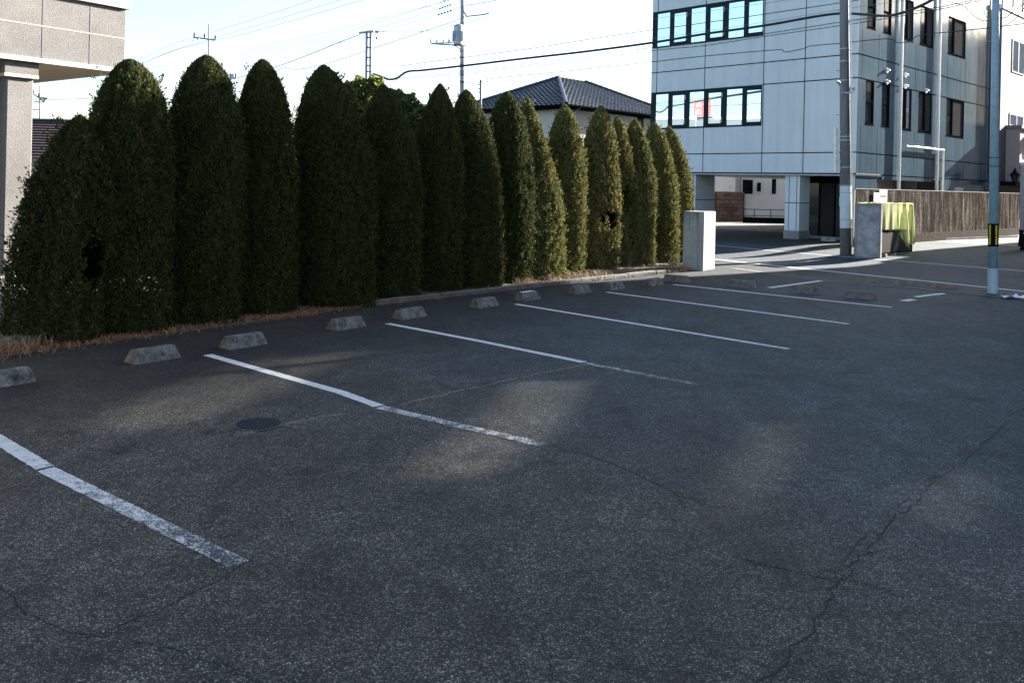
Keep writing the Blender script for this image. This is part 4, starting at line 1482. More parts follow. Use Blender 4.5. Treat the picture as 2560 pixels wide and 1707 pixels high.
# two notice boards on the wall above the cage
for (x0, x1, y0, y1, lab, txt) in ((2183, 2197, 482, 505, 'small blank white board fixed to the streaked wall left of the lettered one', 0),
                                  (2197.5, 2217, 474.5, 505, 'white board with black lettering fixed to the streaked wall above the net', 1)):
    p0 = plane_hit(x0, y1, WL + NSide * .03, NSide); p1 = plane_hit(x1, y0, WL + NSide * .03, NSide)
    sb = thing('notice_board', p0, lab, 'sign', None)
    ww = (p1 - p0).dot(E2); hh = p1.z - p0.z
    mb = MB(); mb.obox(p0, E2 * ww, NSide * .02, Z * hh); mb.build('board', M_board, sb)
    if txt:
        mb = MB()
        # one line of small characters, brush-like bars, and one below it
        rng = np.random.default_rng(5)
        k = .04
        cwd = (ww - .08) / 6
        for ch in range(6):
            bx = .04 + ch * cwd
            for st in range(4):
                zz = hh * .36 + st * .022
                mb.obox(p0 + E2 * (bx + rng.uniform(0, .006)) + NSide * .0205 + Z * zz, E2 * (cwd * rng.uniform(.45, .8)), NSide * .002, Z * .009)
            for st in range(2):
                mb.obox(p0 + E2 * (bx + cwd * (.15 + .45 * st)) + NSide * .021 + Z * hh * .35, E2 * .008, NSide * .002, Z * .085)
        mb.obox(p0 + E2 * .04 + NSide * .0205 + Z * hh * .1, E2 * cwd * .6, NSide * .002, Z * .012)
        mb.obox(p0 + E2 * .05 + NSide * .021 + Z * hh * .06, E2 * .01, NSide * .002, Z * .06)
        mb.build('lettering', M_ink, sb)

# ================================================================== WHITE HOUSE, BLOCK WALL, FENCES behind the piers
WH = D(1862, 545, 55); WH.z = BZ
hdir = (D(1955, 540, 57) - D(1862, 540, 55)); hdir.z = 0; hdir.normalize()
hx = Vector((1, .06, 0)).normalized(); hy = Vector((-.06, 1, 0)).normalized()
wh = thing('white_house', WH, 'white house with lap siding seen between the piers of the office', 'house')
mb = MB(); mb.obox(WH - hx * 9 + hy * 2.0 - Z * .2, hx * 9.0, hy * 7, Z * 6); mb.build('left_wall', M_siding, wh)
mb = MB(); mb.obox(WH + hx * .003 + hy * 3.0 - Z * .2, hx * 9, hy * 6, Z * 6); mb.build('right_wall', M_siding, wh)
def hwin(px0, px1, py0, py1, dy, label=None, bars=0):
    P = WH + hy * dy
    a = plane_hit(px0, py1, P, hy); b = plane_hit(px1, py0, P, hy)
    ww = (b - a).dot(hx); hh = b.z - a.z
    mb = MB()
    f = .06
    mb.obox(a - hy * .04, hx * ww, hy * .03, Z * f); mb.obox(a - hy * .04 + Z * (hh - f), hx * ww, hy * .03, Z * f)
    mb.obox(a - hy * .04 + Z * f, hx * f, hy * .03, Z * (hh - 2 * f)); mb.obox(a - hy * .04 + Z * f + hx * (ww - f), hx * f, hy * .03, Z * (hh - 2 * f))
    for k in range(bars):
        mb.obox(a - hy * .08 + hx * (ww * (k + .5) / bars), hx * .02, hy * .02, Z * hh)
    wf = mb.build('window', M_black, wh)
    mb = MB(); mb.obox(a - hy * .012 + hx * f + Z * f, hx * (ww - 2 * f), hy * .01, Z * (hh - 2 * f)); mb.build('pane', M_dark, wf)
hwin(1769, 1786, 440, 474, 2.0)
hwin(1856, 1882, 450, 485, 1.97, bars=9)
hwin(1892, 1902, 457, 479, 3.0)
hwin(1929, 1940, 447, 485, 3.0)
a = plane_hit(1822, 468, WH + hy * 1.98, hy)
mb = MB(); mb.tube([a, a + Z * .02 + hx * .2], .03, 8); mb.build('gas_tap', M_galv, wh)
mb = MB(); mb.tube([plane_hit(1851, 482, WH + hy * 1.93, hy), plane_hit(1851, 440, WH + hy * 1.93, hy)], .05, 8); mb.build('drainpipe', M_trimd, wh)
# brown block wall with wire mesh fence in front
bw0 = D(1700, 545, 51); bw0.z = BZ; bw1 = D(1859, 546, 51); bw1.z = BZ
bx = (bw1 - bw0); bl_ = bx.length; bx.normalize(); by = Vector((-bx.y, bx.x, 0))
hb = D(1800, 481, 51).z - BZ
bw = thing('block_wall', bw0, 'brown block wall behind wire mesh, below the white house', 'wall')
mb = MB(); mb.obox(bw0, bx * bl_, by * .15, Z * hb)
o = mb.build('blocks', M_block, bw)
uv = o.data.uv_layers.new(name='UVMap')
for lp_ in o.data.loops:
    v = o.data.vertices[lp_.vertex_index].co - bw0 + o.location * 0
    uv.data[lp_.index].uv = (v.dot(bx), v.z)
mb = MB(); mb.obox(bw0 - by * .02 + Z * hb, bx * (bl_ + .02), by * .19, Z * .05); mb.build('coping', M_trimd, bw)
mf = thing('mesh_fence', bw0 - by * .35, 'dark wire mesh fence standing in front of the brown block wall', 'fence')
mb = MB()
k = 0.0
while k < bl_:
    mb.obox(bw0 - by * .36 + bx * k, bx * .009, by * .009, Z * (hb - .12)); k += .10
for q in range(7):
    mb.obox(bw0 - by * .352 + Z * (.08 + q * (hb - .25) / 6), bx * bl_, by * .012, Z * .014)
mb.build('wire', M_black, mf)
for k in (.1, 2.0, bl_ - .1):
    mb = MB(); mb.tube([bw0 - by * .38 + bx * k, bw0 - by * .38 + bx * k + Z * hb], .025, 6); mb.build('post', M_black, mf)
rf0, rf1 = D(1859, 547, 50), D(1990, 549, 50)
rf0.z = rf1.z = BZ
rx = (rf1 - rf0); rl = rx.length; rx.normalize(); ry = Vector((-rx.y, rx.x, 0))
rfn = thing('steel_railing', rf0, 'low dark railing on a black kerb below the white house', 'railing')
mb = MB(); mb.obox(rf0, rx * rl, ry * .2, Z * .32); mb.build('base_kerb', M_black, rfn)
mb = MB()
mb.tube([rf0 + Z * .78, rf1 + Z * .78], .02, 6); mb.tube([rf0 + Z * .42, rf1 + Z * .42], .02, 6)
k = .6
while k < rl: mb.tube([rf0 + rx * k + Z * .32, rf0 + rx * k + Z * .8], .022, 6); k += .95
mb.build('rails', M_black, rfn)
for k, x in enumerate((1800, 1829, 1860)):
    A = G(x, 547.5)
    wheel_stop(A, A + Vector((.98, -.05, 0)) * .58, Vector((.05, .98, 0)).normalized(), M_conc, M_conc, ('far wheel stop at the foot of the mesh fence, leftmost of three', 'far wheel stop at the foot of the mesh fence, middle of three', 'far wheel stop at the corner where mesh fence meets railing')[k])

# ================================================================== HOUSE WITH BLACK TILED HIP ROOF
HD = 41.0
hc0 = D(1416, 262, HD)                  # eave corner nearest the viewer
eave = hc0.z
th = thing('tiled_roof_house', Vector((hc0.x, hc0.y, 0)), 'cream house with a black tiled hip roof behind the hedge', 'house')
ax1, ax2 = Vector((-.72, .694, 0)), Vector((.694, .72, 0))   # left and right wall directions
LW, RW_ = 8.2, 10.4
ov = .55
wc = Vector((hc0.x, hc0.y, 0)) + ax1 * ov + ax2 * ov
mb = MB(); mb.obox(wc, ax1 * (LW - 2 * ov), ax2 * (RW_ - 2 * ov), Z * (eave - .12)); mb.build('wall', M_cream, th)
mb = MB()
for zz in (eave - 1.35, eave - 2.7):
    mb.obox(wc - ax1 * .004 - ax2 * .004 + Z * zz, ax1 * (LW - 2 * ov), ax2 * .01, Z * .02)
    mb.obox(wc - ax1 * .004 - ax2 * .004 + Z * zz, ax2 * (RW_ - 2 * ov), ax1 * .01, Z * .02)
mb.build('siding_joint', M_trim, th)
ec = Vector((hc0.x, hc0.y, eave))
rise = LW / 2 * .47
def rp_(u, v): # point on eave rectangle
    return ec + ax1 * u + ax2 * v
r1 = rp_(LW / 2, LW / 2) + Z * rise
r2 = rp_(LW / 2, RW_ - LW / 2) + Z * rise
mb = MB()
def tile_slope(a, b, c, d, ncol, nrow):
    """courses of curved tiles between eave a-b and ridge d-c (d above a)"""
    vs, fs = [], []
    nr = (b - a).cross(d - a).normalized()
    if nr.z < 0: nr = -nr
    sub = 4
    for j in range(nrow):
        for e, lift in ((0.0, .045), (1.0, 0.0)):
            t = (j + e) / nrow
            p0, p1 = a.lerp(d, t), b.lerp(c, t)
            ln_ = (p1 - p0).length
            nc = ncol * sub
            for i in range(nc + 1):
                u = i / nc
                x = p0.lerp(p1, u)
                s_ = (x - a).dot((b - a).normalized()) / .30
                hh = lift + .022 * (1 + math.sin(2 * math.pi * s_))
                vs.append(x + nr * hh)
    nc = ncol * sub + 1
    for j in range(2 * nrow - 1):
        for i in range(nc - 1):
            fs.append((j * nc + i, j * nc + i + 1, (j + 1) * nc + i + 1, (j + 1) * nc + i))
    mb.add(vs, fs)
tile_slope(rp_(LW, 0), rp_(0, 0), r1, r1 + (r1 - r1), 34, 18)
tile_slope(rp_(0, 0), rp_(0, RW_), r2, r1, 38, 18)
mb.add([rp_(LW, 0), rp_(LW, RW_), r2, r1], [(0, 1, 2, 3)])
mb.add([rp_(0, RW_), rp_(LW, RW_), r2], [(0, 1, 2)])
roof = mb.build('roof', M_tile, th)
mb = MB()
def ridge(a, b, r_=.10):
    nn = int((b - a).length / .28)
    for i in range(nn):
        p, q = a.lerp(b, i / nn), a.lerp(b, (i + .96) / nn)
        mb.tube([p + Z * .06, q + Z * .09], [r_, r_ * .86], 8)
ridge(rp_(0, 0), r1); ridge(r1, r2); ridge(rp_(LW, 0), r1); ridge(rp_(0, RW_), r2)
mb.build('ridge_tiles', M_tile, roof)
mb = MB()
mb.obox(rp_(.03, .03) - Z * .14, ax1 * (LW - .06), ax2 * .1, Z * .12); mb.obox(rp_(.03, .13) - Z * .14, ax2 * (RW_ - .16), ax1 * .1, Z * .12)
mb.tube([rp_(-.05, -.05) - Z * .02, rp_(LW, -.05) - Z * .02], .06, 8); mb.tube([rp_(-.05, -.05) - Z * .02, rp_(-.05, RW_) - Z * .02], .06, 8)
mb.obox(rp_(.13, .13) - Z * .10, ax1 * (LW - .26), ax2 * (RW_ - .26), Z * .03)
mb.build('gutter', M_black, roof)
mb = MB()
mb.tube([rp_(-.03, 1.0) - Z * .08, rp_(.35, .7) - Z * .35, rp_(ov - .05, ov + .1) - Z * .5, rp_(ov - .05, ov + .1) - Z * 5], .04, 8)
mb.build('downspout', M_trimd, th)
pw = plane_hit(1600, 318, wc, ax1)
mb = MB()
a = pw - ax1 * .03; wd, hh_ = .55, 1.5
mb.obox(a - Z * hh_ / 2 - ax2 * wd / 2, ax2 * wd, ax1 * .05, Z * hh_)
wf = mb.build('window', M_black, th)
mb = MB(); mb.obox(a - Z * (hh_ / 2 - .07) - ax2 * (wd / 2 - .06) - ax1 * .006, ax2 * (wd - .12), ax1 * .005, Z * (hh_ - .14)); mb.build('pane', M_dark, wf)

# far brown roof at the left edge, seen under the soffit
fr0 = D(95, 312, 46)
bh = thing('brown_roof_house', Vector((fr0.x, fr0.y, 0)), 'far house with a brown tiled roof, seen under the soffit at the left edge', 'house')
mb = MB()
dx = Vector((1, .15, 0)).normalized(); dy = Vector((-.15, 1, 0)).normalized()
ctr = Vector((fr0.x - 2, fr0.y, 0)); zr = D(95, 303, 50).z
w0 = ctr - dx * 6
mb.obox(w0 + dy * .5, dx * 12, dy * 7, Z * (zr - 2.2)); mb.build('wall', M_beige, bh)
mb = MB()
for k in range(14):
    t0, t1 = k / 14, (k + 1) / 14
    y0, y1 = -.3 + 4.3 * t0, -.3 + 4.3 * t1
    z0, z1 = zr - 2.2 + 2.2 * t0, zr - 2.2 + 2.2 * t1
    mb.add([w0 + dy * y0 + Z * (z0 + .07) - dx * .5, w0 + dx * 12.5 + dy * y0 + Z * (z0 + .07), w0 + dx * 12.5 + dy * y1 + Z * z1, w0 - dx * .5 + dy * y1 + Z * z1], [(0, 1, 2, 3)])
mb.add([w0 + dy * 4 + Z * zr - dx * .5, w0 + dx * 12.5 + dy * 4 + Z * zr, w0 + dx * 12.5 + dy * 8 + Z * (zr - 2.2), w0 - dx * .5 + dy * 8 + Z * (zr - 2.2)], [(0, 1, 2, 3)])
roof = mb.build('roof', M_tilebrown, bh)
mb = MB()
for k in range(42):
    p = w0 + dy * 4 + Z * (zr + .04) + dx * (-.5 + 13 * k / 42)
    mb.tube([p, p + dx * .29 + Z * .02], [.11, .09], 8)
mb.build('ridge_tiles', M_tile, roof)

# ================================================================== BROADLEAF TREES BEHIND
def broadleaf(px, py, d, blobs, m, label, seed, n=13000, leaf=.055):
    base = D(px, py, d); base.z = 0
    root = thing('broadleaf_tree', base, label, 'tree', 'broadleaf trees behind the hedge')
    rng = np.random.default_rng(seed)
    vs, tn = [], []
    for (bx_, by_, br_) in blobs:
        c_ = D(bx_, by_, d) - base
        r_ = br_ / FPX * d
        k = int(n * (r_ ** 2))
        dirs = rng.normal(0, 1, (k, 3)); dirs /= np.linalg.norm(dirs, axis=1)[:, None]
        rad_ = r_ * rng.uniform(.35, 1, k) ** .45 * (1 + .22 * np.sin(dirs[:, 0] * 7 + seed) * np.sin(dirs[:, 2] * 6))
        P = np.array(c_) + dirs * rad_[:, None] * np.array([1, 1, .85])
        a = rng.normal(0, 1, (k, 3)); a /= np.linalg.norm(a, axis=1)[:, None]
        b = np.cross(a, rng.normal(0, 1, (k, 3))); b /= np.linalg.norm(b, axis=1)[:, None]
        s_ = leaf * rng.uniform(.6, 1.3, k)[:, None]
        vs.append(np.stack([P - a * s_, P + b * s_ * .5, P + a * s_, P - b * s_ * .5], 1).reshape(-1, 3))
        tn.append(np.clip(rng.uniform(0, .8, k) + .2 * dirs[:, 2], 0, 1))
    me = fastmesh('crown', np.concatenate(vs), 4, [m], np.concatenate(tn))
    o = bpy.data.objects.new('crown', me); col.objects.link(o); o.parent = root
    mb = MB()
    top = D(px, py - 20, d)
    mb.tube([base - Z * .05, base + Z * 1.6, Vector((base.x + .1, base.y, top.z * .7)), top], [.2, .15, .1, .04], 8)
    for (bx_, by_, br_) in blobs:
        q = D(bx_, by_, d)
        mb.tube([Vector((base.x, base.y, q.z * .55)), (Vector((base.x, base.y, q.z * .55)) + q) / 2 + Z * .1, q], [.08, .05, .02], 6)
    mb.build('trunk', M_bark, root)
broadleaf(915, 250, 19.5, [(905, 225, 38), (880, 265, 40), (935, 215, 28), (930, 275, 42), (900, 310, 45), (872, 222, 22)], M_bright, 'bright yellow-green broadleaf tree behind the dark cypresses', 31)
broadleaf(1010, 270, 28, [(1010, 262, 36), (1035, 290, 38), (985, 245, 26), (1000, 320, 42), (1020, 350, 40)], M_green, 'darker green broadleaf tree right of the bright one', 32)

# ================================================================== POLES
def pole(name, px, ytop, ybase, d, r0, r1, m, label, xb=None, z0=None):
    b = G(xb if xb else px, ybase) if z0 is None else D(px, 460, d)
    if z0 is not None: b.z = z0
    tp = D(px, ytop, b.y)
    root = thing(name, b, label, 'utility pole')
    mb = MB()
    mb.tube([b - Z * .1, b.lerp(tp, .5), tp], [r0, (r0 + r1) / 2, r1], 20)
    mb.build('shaft', m, root, smooth=True)
    return root, b, tp
# concrete pole in front of the office
cp, cb0, cbt = pole('utility_pole', 2108, -420, 637, 0, .175, .115, M_polec, 'grey concrete utility pole with a white wrap in front of the office', 2114.7)
def on_pole(y, b0=cb0, bt=cbt):
    # point of the axis seen at picture height y
    best = None
    lo, hi = 0.0, 1.0
    for _ in range(40):
        m_ = (lo + hi) / 2
        p = b0.lerp(bt, m_)
        v = p - Vector((0, 0, CAMH))
        a = v.x / v.y; e = v.z / v.y
        yy = CY + FPX * (a * _s - e * _c)
        if yy > y: lo = m_
        else: hi = m_
    return b0.lerp(bt, lo), lo
def band(y0, y1, m, name, root, extra=.004, r0=.175, r1=.115, b0=cb0, bt=cbt):
    p, t0 = on_pole(y0, b0, bt); q, t1 = on_pole(y1, b0, bt)
    mb = MB()
    mb.tube([p, q], [r0 + (r1 - r0) * t0 + extra, r0 + (r1 - r0) * t1 + extra], 24)
    return mb.build(name, m, root, smooth=False)
band(570, 466, M_wrap, 'white_wrap', cp)
for y in (549, 482, 464, 418.5, 351, 342, 202, 154, 123):
    band(y + 1.2, y - 1.2, M_galv, 'steel_band', cp, .010)
# step bolts
mb = MB()
for i, y in enumerate((28, 60, 178, 252, 288, 362, 440)):
    p, t = on_pole(y)
    sg = -1 if i % 2 == 0 else 1
    mb.tube([p, p + Vector((sg * .30, -.05, 0))], .011, 6)
mb.build('step_bolt', M_galv, cp)
# lamp bracket
p, t = on_pole(232)
mb = MB()
mb.obox(p + Vector((-.18, -.20, -.05)), Vector((.36, 0, 0)), Vector((0, .05, 0)), Vector((0, 0, .05)))
mb.tube([p + Vector((-.15, -.2, 0)), p + Vector((-.32, -.35, .28))], .035, 8)
mb.tube([p + Vector((-.30, -.33, .26)), p + Vector((-.42, -.42, .30))], .05, 8)
mb.build('lamp_bracket', M_galv, cp)
p, t = on_pole(222)
mb = MB(); mb.tube([p + Vector((.2, -.05, 0)), p + Vector((.27, -.05, 0))], .08, 12); mb.build('round_fitting', M_galv, cp)
# white conduit stack at the left of the pole
mb = MB()
p1, _ = on_pole(318); p2, _ = on_pole(432)
off = Vector((-.33, -.05, 0))
mb.tube([p1 + off, p2 + off], .045, 10); mb.tube([p1 + off + Vector((.09, 0, -.1)), p2 + off + Vector((.09, 0, .05))], .03, 8)
for y in (330, 352, 378, 404, 424):
    q, _ = on_pole(y); mb.tube([q + off - Z * .09, q + off + Z * .09], [.062, .062], 10)
    mb.tube([q + off, q + Vector((-.1, -.05, 0))], .012, 6)
mb.build('cable_riser', M_whitepipe, cp, smooth=False)
p1, _ = on_pole(-10); p2, _ = on_pole(600)
mb = MB(); mb.tube([p1 + Vector((.15, -.10, 0)), p2 + Vector((.19, -.10, 0))], .022, 8); mb.build('side_conduit', M_whitepipe, cp)
p3, _ = on_pole(5); p4, _ = on_pole(330)
mb = MB(); mb.tube([p3 + Vector((.03, -.16, 0)), p4 + Vector((.05, -.175, 0))], .012, 6); mb.build('ground_cable', M_cable, cp)
# blue pole
bpz, bb, bt_ = pole('blue_pole', 2492.5, -300, 733, 0, .101, .062, M_bluepole, 'blue-grey painted steel pole with a black and yellow marker band', 2481.9)
kw = dict(r0=.101, r1=.062, b0=bb, bt=bt_)
band(733, 671, M_bluewrap, 'pale_sleeve', bpz, .0035, **kw)
band(616, 559, M_black, 'marker_band', bpz, .006, **kw)
for y in (394.5, 416): band(y + .8, y - .8, M_frame, 'steel_band', bpz, .004, **kw)
p, t = on_pole(611, bb, bt_); q, _ = on_pole(563, bb, bt_)
rr = .101 + (.062 - .101) * t + .0075
mb = MB()
view = Vector((-p.x, -p.y, 0)).normalized(); side = Vector((-view.y, view.x, 0))
if side.x < 0: side = -side
for ang in (-38, 33, 110, 180, 250):
    for (ta, tb_) in ((0, .44), (.47, 1.0)):
        vs = []
        for s in (-9.5, 9.5):
            a = R(ang + s); dirv = view * math.cos(a) + side * math.sin(a)
            for tt in (ta, tb_):
                vs.append(p.lerp(q, tt) + dirv * (rr + (.062 - .101) * 0))
        vs2 = [v - (v - p.lerp(q, .5)).normalized() * .004 for v in vs]
        mb.add([vs[0], vs[2], vs[3], vs[1]], [(0, 1, 2, 3)])
mb.build('yellow_stripe', M_yellow, bpz)
mb = MB()
for y in (105, 108):
    p, _ = on_pole(y, bb, bt_)
    mb.tube([p, p + Vector(((-.19 if y == 105 else .2), -.02, 0))], .008, 6)
mb.build('step_bolt', M_galv, bpz)

# transformer pole
tp_, tb0, tbt = pole('transformer_pole', 1157, -160, 0, 42, .13, .095, M_polefar, 'concrete pole carrying a grey transformer behind the hedge', z0=0.0)
cT = D(1146, 88, 41.6)
mb = MB()
mb.tube([cT - Z * .47, cT - Z * .45, cT + Z * .42, cT + Z * .46, cT + Z * .52], [.20, .23, .23, .20, .06], 18)
for k in range(14):
    a = 2 * math.pi * k / 14
    dv = Vector((math.cos(a), math.sin(a), 0))
    mb.obox(cT + dv * .22 - Z * .32 - dv.cross(Z) * .008, dv * .07, dv.cross(Z) * .016, Z * .5)
mb.build('transformer', M_galv, tp_)
mb = MB()
mb.tube([cT + Vector((.35, .1, -.5)), cT + Vector((-1.3, -.1, -.46))], .035, 8)
mb.tube([cT + Vector((-.25, 0, -.38)), cT + Vector((-1.2, 0, -.42))], .03, 8)
mb.tube([cT + Vector((.25, 0, -.75)), cT + Vector((-.2, 0, -.5))], .025, 6)
mb.build('support_arm', M_galv, tp_)
for dx_ in (-1.3, -1.0, -.7, -.45):
    mb = MB(); q = cT + Vector((dx_, 0, -.42)); mb.tube([q, q + Z * .12, q + Z * .22], [.05, .06, .02], 8); mb.build('insulator', M_trim, tp_)
mb = MB()
mb.tube([D(1165, 42, 42), D(1212, 37, 41.5), D(1223, 33, 41.5)], .03, 6)
mb.tube([D(1157, 8, 42), D(1159, 30, 41.8), D(1167, 42, 41.8)], .035, 6)
mb.tube([D(1150, 204, 41.8), D(1160, 205, 41.8)], .05, 6)
mb.build('bracket', M_trimd, tp_)
for y in (58, 84, 100, 128, 144, 162, 178, 188, 204):
    p, t = on_pole(y, tb0, tbt)
    mb = MB(); mb.tube([p - Z * .025, p + Z * .025], .13, 12); mb.build('clamp', M_trimd, tp_)
# double post pole
hp = D(922, 460, 38); hp.z = 0
hpo = thing('twin_post', hp, 'twin steel post with a small crossarm in front of the bright tree', 'utility pole')
for dxx in (-5, 5):
    mb = MB(); a = D(922 + dxx, 79, 38); b = D(924 + dxx, 250, 38)
    mb.tube([Vector((b.x, b.y, 0)), a], .055, 10); mb.build('post', M_polefar, hpo)
mb = MB(); a, b = D(898, 83, 37.9), D(934, 79, 37.9)
mb.tube([a, b], .05, 8); mb.build('crossarm', M_galv, hpo)
mb = MB()
for y in (95, 120, 145, 165, 180):
    a = D(915, y, 37.9); mb.obox(a, Vector((.24, 0, 0)), Vector((0, .1, 0)), Z * .04)
mb.build('lacing', M_trimd, hpo)
for x, y in ((940, 80), (945, 80), (942, 96)):
    mb = MB(); mb.tube([D(x - 2, y, 37.9), D(x + 2, y, 37.9)], .05, 8); mb.build('insulator', M_trimd, hpo)
# short post near the roof
mp_, mb0, mbt = pole('short_post', 1202, 200, 0, 36, .055, .05, M_polec, 'thin grey post beside the left end of the tiled roof', z0=0.0)
mb = MB()
for y in (212, 222, 231): mb.tube([D(1195, y, 36), D(1202, y, 36)], .02, 6)
mb.build('hook', M_trimd, mp_)
# far poles
for (px, yt, yb, d, arm, lab) in ((522, 61, 150, 70, ((483, 94), (540, 101)), 'distant power pole with a crossarm above the second tall cypress'),
                                  (100, 216, 310, 80, ((82, 234), (112, 256)), 'distant power pole seen under the soffit at the left'),
                                  (578, 184, 215, 75, ((575, 196), (590, 195)), 'distant pole top between two tall cypresses')):
    root, b0_, t0_ = pole('power_pole', px, yt, 0, d, .14, .06, M_polefar, lab, z0=0.0)
    mb = MB()
    y = arm[0][1]
    mb.tube([D(arm[0][0], arm[0][1], d), D(arm[1][0], arm[1][1], d)], .06, 6)
    if px == 522: mb.tube([D(480, 103, d - 1), D(505, 95, d)], .05, 6)
    if px == 100:
        mb.tube([D(86, 255, d), D(112, 256, d)], .05, 6); mb.tube([D(100, 245, d), D(120, 247, d)], .09, 6)
        mb.tube([D(82, 275, d), D(100, 275, d)], .04, 6)
    mb.build('crossarm', M_steel, root)
    for f in (.05, .5, .97):
        mb = MB(); p = D(arm[0][0], arm[0][1], d).lerp(D(arm[1][0], arm[1][1], d), f); mb.tube([p, p + Z * .25, p + Z * .4], [.05, .09, .04], 6); mb.build('insulator', M_trimd, root)

# ================================================================== CABLES
def cable(name, ps, r, m, label, cat='cable', n=10, group='overhead cables'):
    """smooth run through (px, py, depth) survey points"""
    P = [D(*p) for p in ps]
    out = []
    ext = [P[0] * 2 - P[1]] + P + [P[-1] * 2 - P[-2]]
    for i in range(1, len(ext) - 2):
        p0, p1, p2, p3 = ext[i - 1:i + 3]
        for k in range(n):
            t = k / n
            out.append(.5 * ((2 * p1) + (p2 - p0) * t + (2 * p0 - 5 * p1 + 4 * p2 - p3) * t * t + (3 * p1 - p0 - 3 * p2 + p3) * t ** 3))
    out.append(P[-1])
    mb = MB(); mb.tube(out, r, 6)
    return tag(mb.build(name, m, smooth=True), label, cat, group)
TH = [(933, 185, 38), (957, 193, 37.7), (972, 199, 37.5), (992, 196, 37.3), (1018, 180, 37), (1060, 176, 36.5), (1168, 164, 35.5), (1310, 147, 34), (1460, 130, 32.5), (1627, 108, 31.2), (1760, 86, 30.4), (1915, 64, 29.6), (2040, 42, 29.1), (2103, 34.5, 28.9), (2160, 37, 28.2), (2215, 40.5, 27.5), (2255, 33, 27), (2300, 16, 26.3), (2345, -8, 25.6), (2450, -70, 24)]
cable('thick_cable', TH, .045, M_cable, 'thickest black cable, sagging from the twin post to the concrete pole')
def par(dy, ddx=0, a=3): return [(x + ddx, y + dy, d) for x, y, d in TH[a:]]
cable('power_cable', [(1000, 166, 40), (1100, 152, 39), (1299, 126, 36), (1460, 101, 33), (1600, 80, 31.5), (1761, 58, 30.5), (1906, 37, 29.8), (2101, 8, 29), (2155, -1, 28.6), (2300, -30, 27)], .014, M_cable, 'black cable crossing the upper row of office windows')
cable('power_cable', [(690, 215, 44), (1100, 135, 40), (1331, 101, 36), (1600, 54, 32), (1750, 32, 31), (1906, 10, 30), (1990, -2, 29.5)], .007, M_wire, 'fine wire above the black cable, rising to the right over the tiled roof')
cable('power_cable', [(1100, 163, 39), (1310, 140, 35), (1600, 103, 32), (1761, 79, 31), (1906, 57, 30), (2101, 25, 29), (2240, 5, 28), (2300, -4, 27)], .007, M_wire, 'fine wire running just above the thick black cable')
za = [(940, 200, 39), (1100, 187, 38), (1310, 164, 35), (1628, 120, 31.6), (1761, 107, 30.6), (1908, 86, 29.7), (2101, 56, 29), (2180, 45, 28.4), (2240, 35, 28), (2340, 20, 27.2), (2436, 0, 26.5), (2520, -20, 26)]
zb_ = [(940, 203, 39), (1100, 191, 38), (1310, 169, 35), (1628, 128, 31.6), (1761, 115, 30.6), (1908, 92.5, 29.7), (2101, 65, 29), (2180, 53, 28.4), (2240, 43, 28), (2340, 26, 27.2), (2436, 5, 26.5), (2520, -15, 26)]
cable('lashed_cable', za, .012, M_cable, 'upper black strand of the laced cable pair below the thick cable')
cable('lashed_cable', zb_, .012, M_cable, 'lower black strand of the laced cable pair below the thick cable')
# lacing between the pair
mb = MB()
def interp(ps, x):
    for a, b in zip(ps[:-1], ps[1:]):
        if a[0] <= x <= b[0]:
            t = (x - a[0]) / (b[0] - a[0]); return (x, a[1] + (b[1] - a[1]) * t, a[2] + (b[2] - a[2]) * t)
pts = []
x = 1560; fl = 0
while x < 2430:
    pts.append(D(*interp(za if fl else zb_, x))); fl ^= 1; x += 11
mb.tube(pts, .005, 4)
tag(mb.build('lacing_wire', M_wire), 'zigzag lacing wire between the two black cable strands', 'wire', 'overhead cables')
cable('service_cable', [(1150, 208, 41), (1217, 205, 37), (1231, 197, 36), (1420, 178, 33), (1625, 156, 31.5), (1761, 141, 30.7), (1940, 125.5, 29.8), (1962, 131, 29.7), (2008, 122.5, 29.5), (2028, 115.5, 29.4), (2101, 109, 29), (2215, 98, 28), (2247, 107.5, 27.8), (2277, 103, 27.6), (2300, 89, 27.4), (2390, 79, 26.6), (2478, 70, 26), (2600, 55, 25)], .014, M_cable, 'black service cable with loops running past the concrete pole at mid height')
for i, (a, b, c) in enumerate((((640, 47), (784, 0), (522, 84)), ((640, 65), (852, 0), (522, 100)), ((640, 78), (908, 0), (540, 101)))):
    cable('power_line', [(300 - i * 10, 175 + i * 12, 82), (420, c[1] + 32, 76), (c[0], c[1], 70), (a[0], a[1], 66), (b[0], b[1], 58), (b[0] + 200, b[1] - 70, 50)], .014, M_wire, ('highest of the three far lines leaving the distant pole with the crossarm', 'middle of the three far lines leaving the distant pole with the crossarm', 'lowest of the three far lines leaving the distant pole with the crossarm')[i], 'wire')
lines4 = [([(600, 135, 66), (640, 120, 64), (830, 78, 56), (1130, 0, 46), (1200, -20, 44)], 'uppermost of the fine wires rising to the transformer pole top'),
          ([(600, 142, 66), (640, 129, 64), (830, 90, 56), (1110, 4, 45), (1160, -12, 42)], 'second of the fine wires rising to the transformer pole top'),
          ([(600, 150, 66), (640, 139, 64), (900, 82, 54), (1095, 24, 45), (1155, 3, 42)], 'third of the fine wires rising to the transformer pole, with insulators'),
          ([(620, 156, 66), (670, 152, 64), (910, 92, 52), (1093, 38, 45), (1155, 17, 42)], 'lowest of the fine wires rising to the transformer pole, with insulators')]
for ps, lab in lines4: cable('power_line', ps, .010, M_wire, lab, 'wire')
cable('power_line', [(560, 205, 45), (686, 169, 42), (776, 136, 40), (860, 102, 38.5), (901, 87, 38)], .016, M_cable, 'dark cable sagging left from the twin post crossarm')
